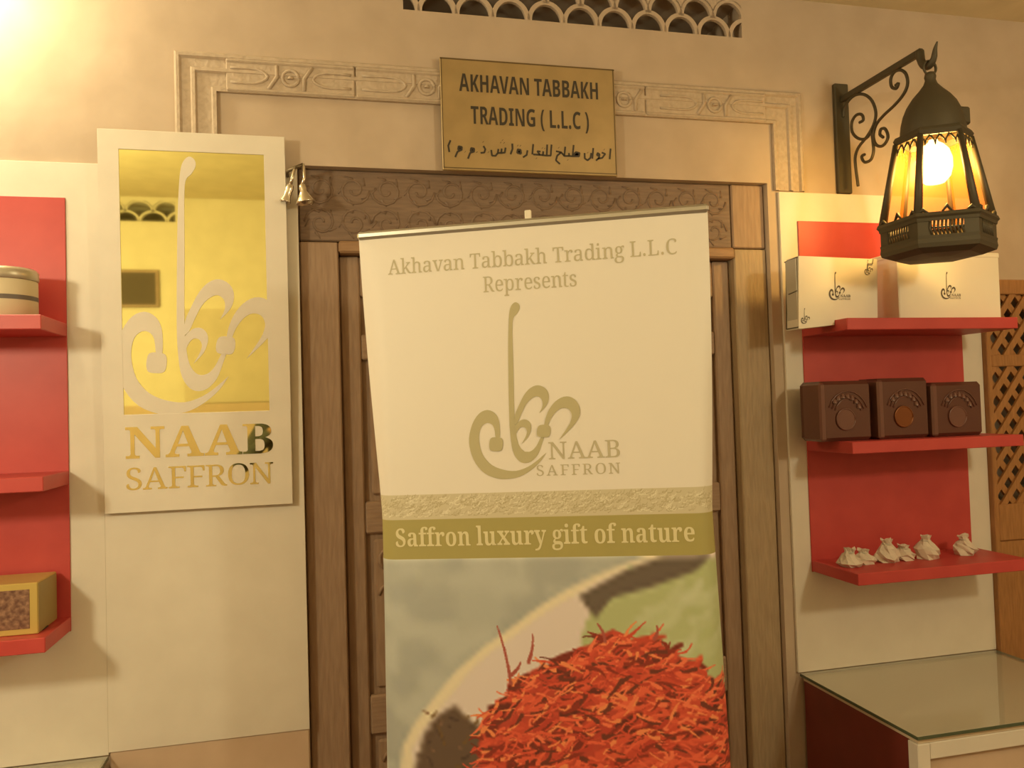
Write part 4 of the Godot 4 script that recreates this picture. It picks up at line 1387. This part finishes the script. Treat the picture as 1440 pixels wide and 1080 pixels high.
		for k in 13:
			tie.append(c + Vector3(cos(TAU * k / 12.0) * 0.0145, hgt * 0.8, sin(TAU * k / 12.0) * 0.0145))
		tube(st, tie, 0.002, 5)
		part(p, "tie", st, M.paper_fold)

	# left shelves: a tin on the top board and a gold carton on the bottom board
	var tin := thing("tin_canister", "silvery round tin with dark band on the top left red shelf", "tin", Vector3(-0.808, 1.8765, 0.13))
	var tc := Vector3(-0.808, 0, 0.13)
	st = new_st()
	lathe(st, [Vector2(0.074, 1.8765), Vector2(0.077, 1.879), Vector2(0.077, 1.972), Vector2(0.075, 1.975)], tc, 40)
	part(tin, "tin_body", st, M.tin_label)
	st = new_st()
	lathe(st, [Vector2(0.0776, 1.921), Vector2(0.0776, 1.933)], tc, 40, false, 0.0, false)
	part(tin, "band", st, M.tin_band)
	st = new_st()
	lathe(st, [Vector2(0.0775, 1.9755), Vector2(0.0795, 1.978), Vector2(0.0795, 1.998), Vector2(0.073, 2.006), Vector2(0.0, 2.006)], tc, 40)
	part(tin, "lid", st, M.tin)
	var bx := thing("gold_carton", "gold carton with brown picture window on the lowest left shelf", "box", Vector3(-0.86, 1.0565, 0.11))
	st = new_st()
	box(st, Vector3(-1.0, 1.0565, 0.035), Vector3(-0.722, 1.188, 0.185), 0.002)
	var gb := part(bx, "carton_body", st, M.box_gold)
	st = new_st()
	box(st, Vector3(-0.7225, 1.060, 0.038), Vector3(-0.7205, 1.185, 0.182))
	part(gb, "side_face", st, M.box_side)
	var pic := noise_image(128, 0.05, 3, 14)
	M.carton_picture = grained(Color(0.36, 0.24, 0.20), Color(0.66, 0.52, 0.42), pic, Vector3(9, 9, 9), 0.4)
	st = new_st()
	box(st, Vector3(-0.985, 1.072, 0.1845), Vector3(-0.741, 1.172, 0.1862), 0.0005)
	part(gb, "picture", st, M.carton_picture)
	st = new_st()
	for s in [1, -1]:
		tube(st, [Vector3(-0.735, 1.058, 0.17), Vector3(-0.722, 1.0585, 0.15), Vector3(-0.719, 1.060, 0.12)], 0.002, 5)
	part(bx, "bottom_tape", st, M.print_dark)

func make_spot_fitting() -> void:
	var f := thing("twin_spotlight", "small chrome twin spotlight hanging at upper left corner of the door", "spotlight", Vector3(-0.075, 2.318, 0.0))
	var st := new_st()
	tube(st, [Vector3(-0.082, 2.318, 0.0), Vector3(-0.082, 2.320, 0.055), Vector3(-0.062, 2.328, 0.065), Vector3(-0.036, 2.340, 0.065)], 0.005, 8)
	part(f, "rod", st, M.lamp_metal)
	for e in [[Vector3(-0.060, 2.331, 0.065), Vector3(-0.069, 2.296, 0.063), Vector3(-0.074, 2.276, 0.060), -0.32, 0.55], [Vector3(-0.036, 2.341, 0.065), Vector3(-0.033, 2.300, 0.065), Vector3(-0.040, 2.276, 0.066), 0.18, 1.0]]:
		st = new_st()
		tube(st, [e[0], e[1], e[2]], [0.005, 0.0045, 0.006], 8)
		var arm := part(f, "arm", st, M.chrome)
		st = new_st()
		var k: float = e[4]
		lathe(st, [Vector2(0.0, 0.006), Vector2(0.010, 0.002), Vector2(0.0125, -0.010), Vector2(0.011, -0.018), Vector2(0.021 * k, -0.034), Vector2(0.029 * k, -0.048), Vector2(0.030 * k, -0.053), Vector2(0.027 * k, -0.053), Vector2(0.019 * k, -0.036), Vector2(0.0, -0.026)], Vector3.ZERO, 24)
		var sh := local_part(arm, "spot_shade", st, M.chrome)
		sh.position = e[2]
		sh.rotation.z = e[3]

# ---------------------------------------------------------------- the far side of the room, seen in the gold mirror

func make_far_side() -> void:
	var t := 0.2
	var st := new_st()
	var fx0 := -2.15
	var fx1 := -0.965
	box(st, Vector3(LEFT_X - t, 0, FAR_Z), Vector3(RIGHT_X + t, 2.85, FAR_Z + t))
	box(st, Vector3(LEFT_X - t, 2.85, FAR_Z), Vector3(fx0, CEIL, FAR_Z + t))
	box(st, Vector3(fx1, 2.85, FAR_Z), Vector3(RIGHT_X + t, CEIL, FAR_Z + t))
	box(st, Vector3(fx0, 2.995, FAR_Z), Vector3(fx1, CEIL, FAR_Z + t))
	struct_mesh("wall_front", st, M.far_plaster)
	scale_window("window_2", fx0, fx1, 2.85, 2.995, 0.18, fx0 + 0.05, FAR_Z, FAR_Z + 0.03, FAR_Z + 0.2, M.far_plaster)
	var p := thing("wall_picture", "dark framed picture on the far wall, mirrored in the gold sign", "picture", Vector3(-1.3, 2.25, FAR_Z))
	st = new_st()
	box(st, Vector3(-1.55, 2.25, FAR_Z - 0.03), Vector3(-1.08, 2.51, FAR_Z - 0.001), 0.006)
	part(p, "frame", st, M.wood_across)
	st = new_st()
	box(st, Vector3(-1.53, 2.27, FAR_Z - 0.033), Vector3(-1.10, 2.49, FAR_Z - 0.0295))
	part(p, "canvas", st, M.canvas)
	st = new_st()
	box(st, Vector3(LEFT_X, 0, FAR_Z - 0.02), Vector3(RIGHT_X, 1.57, FAR_Z), 0.004)
	struct_mesh("trim_2", st, M.lower_wall)
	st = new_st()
	box(st, Vector3(-0.93, 1.575, FAR_Z - 0.015), Vector3(RIGHT_X, 2.24, FAR_Z), 0.004)  # board a tone darker than the plaster above it
	struct_mesh("trim_4", st, M.far_board)

# ---------------------------------------------------------------- the person taking the picture, mirrored in the sign

# joins tapered bones into one skin: distances on a grid, smooth minimum, surface nets
func skin(st: SurfaceTool, bones: Array, cell: float, blend: float) -> void:
	var lo := Vector3.INF
	var hi := -Vector3.INF
	for b in bones:
		var r: float = maxf(b[2], b[3]) + blend + cell * 2.0
		lo = lo.min(b[0] - Vector3.ONE * r).min(b[1] - Vector3.ONE * r)
		hi = hi.max(b[0] + Vector3.ONE * r).max(b[1] + Vector3.ONE * r)
	var nx := int((hi.x - lo.x) / cell) + 2
	var ny := int((hi.y - lo.y) / cell) + 2
	var nz := int((hi.z - lo.z) / cell) + 2
	var f := PackedFloat32Array()
	f.resize(nx * ny * nz)
	f.fill(1.0)
	var who := PackedInt32Array()
	who.resize(nx * ny * nz)
	var near := PackedFloat32Array()
	near.resize(nx * ny * nz)
	near.fill(1.0)
	for bi in bones.size():
		var b: Array = bones[bi]
		var a: Vector3 = b[0]
		var ab: Vector3 = b[1] - a
		var ra: float = b[2]
		var rb: float = b[3]
		var len2 := maxf(ab.length_squared(), 1e-9)
		var pad: float = maxf(ra, rb) + blend + cell * 2.0
		var p0: Vector3 = (a.min(b[1]) - Vector3.ONE * pad - lo) / cell
		var p1: Vector3 = (a.max(b[1]) + Vector3.ONE * pad - lo) / cell
		for z in range(maxi(0, int(p0.z)), mini(nz, int(p1.z) + 2)):
			for y in range(maxi(0, int(p0.y)), mini(ny, int(p1.y) + 2)):
				for x in range(maxi(0, int(p0.x)), mini(nx, int(p1.x) + 2)):
					var p := lo + Vector3(x, y, z) * cell - a
					var t := clampf(p.dot(ab) / len2, 0.0, 1.0)
					var d := (p - ab * t).length() - lerpf(ra, rb, t)
					var i := (z * ny + y) * nx + x
					if d < near[i]:
						near[i] = d
						who[i] = bi
					var e := f[i]
					var h := maxf(blend - absf(e - d), 0.0) / blend
					f[i] = minf(e, d) - h * h * blend * 0.25
	var step := [1, nx, nx * ny]
	var at := {}
	st.set_smooth_group(0)
	var tint := {}
	for z in nz - 1:
		for y in ny - 1:
			for x in nx - 1:
				var i := (z * ny + y) * nx + x
				var s := f[i] < 0.0
				var mixed := false
				for k in range(1, 8):
					if (f[i + (k & 1) + ((k >> 1) & 1) * nx + ((k >> 2) & 1) * nx * ny] < 0.0) != s:
						mixed = true
						break
				if not mixed:
					continue
				var sum := Vector3.ZERO
				var n := 0
				for k in 8:
					for ax in 3:
						if (k >> ax) & 1:
							continue
						var i0: int = i + (k & 1) + ((k >> 1) & 1) * nx + ((k >> 2) & 1) * nx * ny
						var i1: int = i0 + step[ax]
						if (f[i0] < 0.0) != (f[i1] < 0.0):
							var q := Vector3(k & 1, (k >> 1) & 1, (k >> 2) & 1)
							q[ax] += f[i0] / (f[i0] - f[i1])
							sum += q
							n += 1
				at[i] = lo + (Vector3(x, y, z) + sum / n) * cell
				tint[i] = bones[who[i]][4]
	for i in at:
		for ax in 3:
			if (f[i] < 0.0) == (f[i + step[ax]] < 0.0):
				continue
			var u: int = step[(ax + 1) % 3]
			var v: int = step[(ax + 2) % 3]
			if not (at.has(i - u) and at.has(i - v) and at.has(i - u - v)):
				continue
			var q := [i, i - u, i - u - v, i - v]
			if f[i] < 0.0:
				q.reverse()
			for k in [0, 1, 2, 0, 2, 3]:
				st.set_color(tint[q[k]])
				st.add_vertex(at[q[k]])

func hand(bones: Array, wrist: Vector3, grip: Vector3, side: float, c: Color) -> void:
	# palm beside the end of the phone; four fingers curl round its lens side, the thumb rests on the screen side
	var palm := Vector3(grip.x + side * 0.022, grip.y - 0.018, grip.z + 0.028)
	bones.append([wrist, palm, 0.026, 0.028, c])
	for k in 4:
		var root := palm + Vector3(-side * 0.004, 0.030 - 0.020 * k, -0.012)
		var ln: float = [0.9, 1.0, 0.95, 0.75][k]
		var m := Vector3(grip.x + side * 0.016, grip.y + 0.026 - 0.018 * k, grip.z - 0.006)
		var e := Vector3(grip.x - side * 0.030 * ln, grip.y + 0.026 - 0.017 * k, grip.z - 0.0135)
		bones.append([palm, root, 0.018, 0.0095, c])
		bones.append([root, m, 0.0095, 0.0088, c])
		bones.append([m, e, 0.0085, 0.0070, c])
	var base := palm + Vector3(0.0, 0.012, 0.020)
	var joint := palm + Vector3(-side * 0.028, 0.030, 0.010)
	bones.append([palm, base, 0.020, 0.013, c])
	bones.append([base, joint, 0.0125, 0.0105, c])
	bones.append([joint, Vector3(grip.x - side * 0.034, grip.y + 0.012, grip.z + 0.0175), 0.0100, 0.0080, c])

func make_person() -> void:
	var shirt := Color(0.055, 0.055, 0.045)
	var trousers := Color(0.03, 0.03, 0.035)
	var skin_tone := Color(0.36, 0.20, 0.12)
	var hair := Color(0.02, 0.016, 0.013)
	var shoe := Color(0.03, 0.022, 0.016)
	var cx := -0.17
	var p := thing("person", "person in dark shirt and trousers photographing the stall, mirrored in the sign", "person", Vector3(cx, 0.0, 2.95))
	var st := new_st()
	var body := []
	body.append([Vector3(cx, 0.98, 2.96), Vector3(cx, 1.16, 2.95), 0.125, 0.120, shirt])
	body.append([Vector3(cx - 0.05, 1.18, 2.95), Vector3(cx - 0.07, 1.34, 2.93), 0.105, 0.105, shirt])
	body.append([Vector3(cx + 0.05, 1.18, 2.95), Vector3(cx + 0.07, 1.34, 2.93), 0.105, 0.105, shirt])
	body.append([Vector3(cx - 0.15, 1.425, 2.90), Vector3(cx + 0.15, 1.425, 2.90), 0.062, 0.062, shirt])
	body.append([Vector3(cx, 1.44, 2.91), Vector3(cx, 1.57, 2.87), 0.056, 0.050, skin_tone])
	for s in [-1.0, 1.0]:
		var sh := Vector3(cx + s * 0.18, 1.43, 2.875)
		var el := Vector3(-0.475, 1.22, 2.73) if s < 0 else Vector3(0.21, 1.24, 2.72)
		var wr := Vector3(-0.25, 1.44, 2.615) if s < 0 else Vector3(0.105, 1.475, 2.60)
		body.append([sh, el, 0.058, 0.047, shirt])
		body.append([el, el.lerp(wr, 0.75), 0.047, 0.036, shirt])
		body.append([el.lerp(wr, 0.75), wr, 0.031, 0.027, skin_tone])
		var hip := Vector3(cx + s * 0.09, 0.95, 2.96)
		var knee := Vector3(cx + s * 0.11, 0.50, 2.93)
		var ankle := Vector3(cx + s * 0.12, 0.10, 2.97)
		body.append([hip, knee, 0.092, 0.062, trousers])
		body.append([knee, ankle, 0.060, 0.046, trousers])
		body.append([ankle + Vector3(0, -0.055, 0.01), ankle + Vector3(s * 0.02, -0.062, -0.17), 0.042, 0.036, shoe])
	skin(st, body, 0.014, 0.05)
	var head := []
	var h := Vector3(cx, 1.665, 2.845)
	head.append([h + Vector3(0, 0.035, 0.015), h + Vector3(0, 0.03, -0.02), 0.083, 0.078, skin_tone])
	head.append([h + Vector3(0, -0.03, -0.02), h + Vector3(0, -0.075, -0.045), 0.062, 0.038, skin_tone])
	head.append([h + Vector3(0, -0.06, 0.015), h + Vector3(0, -0.13, 0.03), 0.05, 0.05, skin_tone])
	head.append([h + Vector3(0, 0.012, -0.095), h + Vector3(0, -0.022, -0.112), 0.009, 0.014, skin_tone])
	head.append([h + Vector3(-0.022, -0.055, -0.083), h + Vector3(0.022, -0.055, -0.083), 0.008, 0.008, Color(0.30, 0.12, 0.09)])
	for s in [-1.0, 1.0]:
		head.append([h + Vector3(s * 0.031, 0.014, -0.083), h + Vector3(s * 0.033, 0.014, -0.084), 0.011, 0.011, Color(0.05, 0.04, 0.03)])
		head.append([h + Vector3(s * 0.018, 0.032, -0.094), h + Vector3(s * 0.044, 0.032, -0.086), 0.007, 0.005, hair])
		head.append([h + Vector3(s * 0.084, 0.015, 0.0), h + Vector3(s * 0.084, -0.025, 0.0), 0.014, 0.010, skin_tone])
	head.append([h + Vector3(0, 0.075, 0.03), h + Vector3(0, 0.075, -0.03), 0.070, 0.058, hair])
	head.append([h + Vector3(0, 0.045, 0.045), h + Vector3(0, -0.02, 0.06), 0.080, 0.055, hair])
	skin(st, head, 0.006, 0.018)
	var left := []
	hand(left, Vector3(-0.25, 1.44, 2.615), Vector3(-0.135, 1.570, 2.517), -1.0, skin_tone)
	skin(st, left, 0.004, 0.008)
	var right := []
	hand(right, Vector3(0.105, 1.475, 2.60), Vector3(0.030, 1.562, 2.520), 1.0, skin_tone)
	skin(st, right, 0.004, 0.008)
	M.figure = mat(Color.WHITE, 0.8)
	M.figure.vertex_color_use_as_albedo = true
	part(p, "body", st, M.figure)
	var ph := thing("phone", "dark phone held up in both hands by the person", "phone", Vector3(-0.06, 1.53, 2.516))
	st = new_st()
	box(st, Vector3(-0.143, 1.530, 2.512), Vector3(0.020, 1.608, 2.520), 0.003)
	M.phone = mat(Color(0.06, 0.06, 0.065), 0.3)
	part(ph, "case", st, M.phone)
	st = new_st()
	box(st, Vector3(-0.135, 1.535, 2.5198), Vector3(0.012, 1.603, 2.5206))
	M.phone_glass = mat(Color(0.03, 0.03, 0.03), 0.08)
	part(ph, "screen", st, M.phone_glass)
	st = new_st()
	lathe(st, [Vector2(0.006, 0.0), Vector2(0.006, 0.001)], Vector3(-0.012, 1.585, 2.5110), 12)
	part(ph, "lens", st, M.phone_glass)
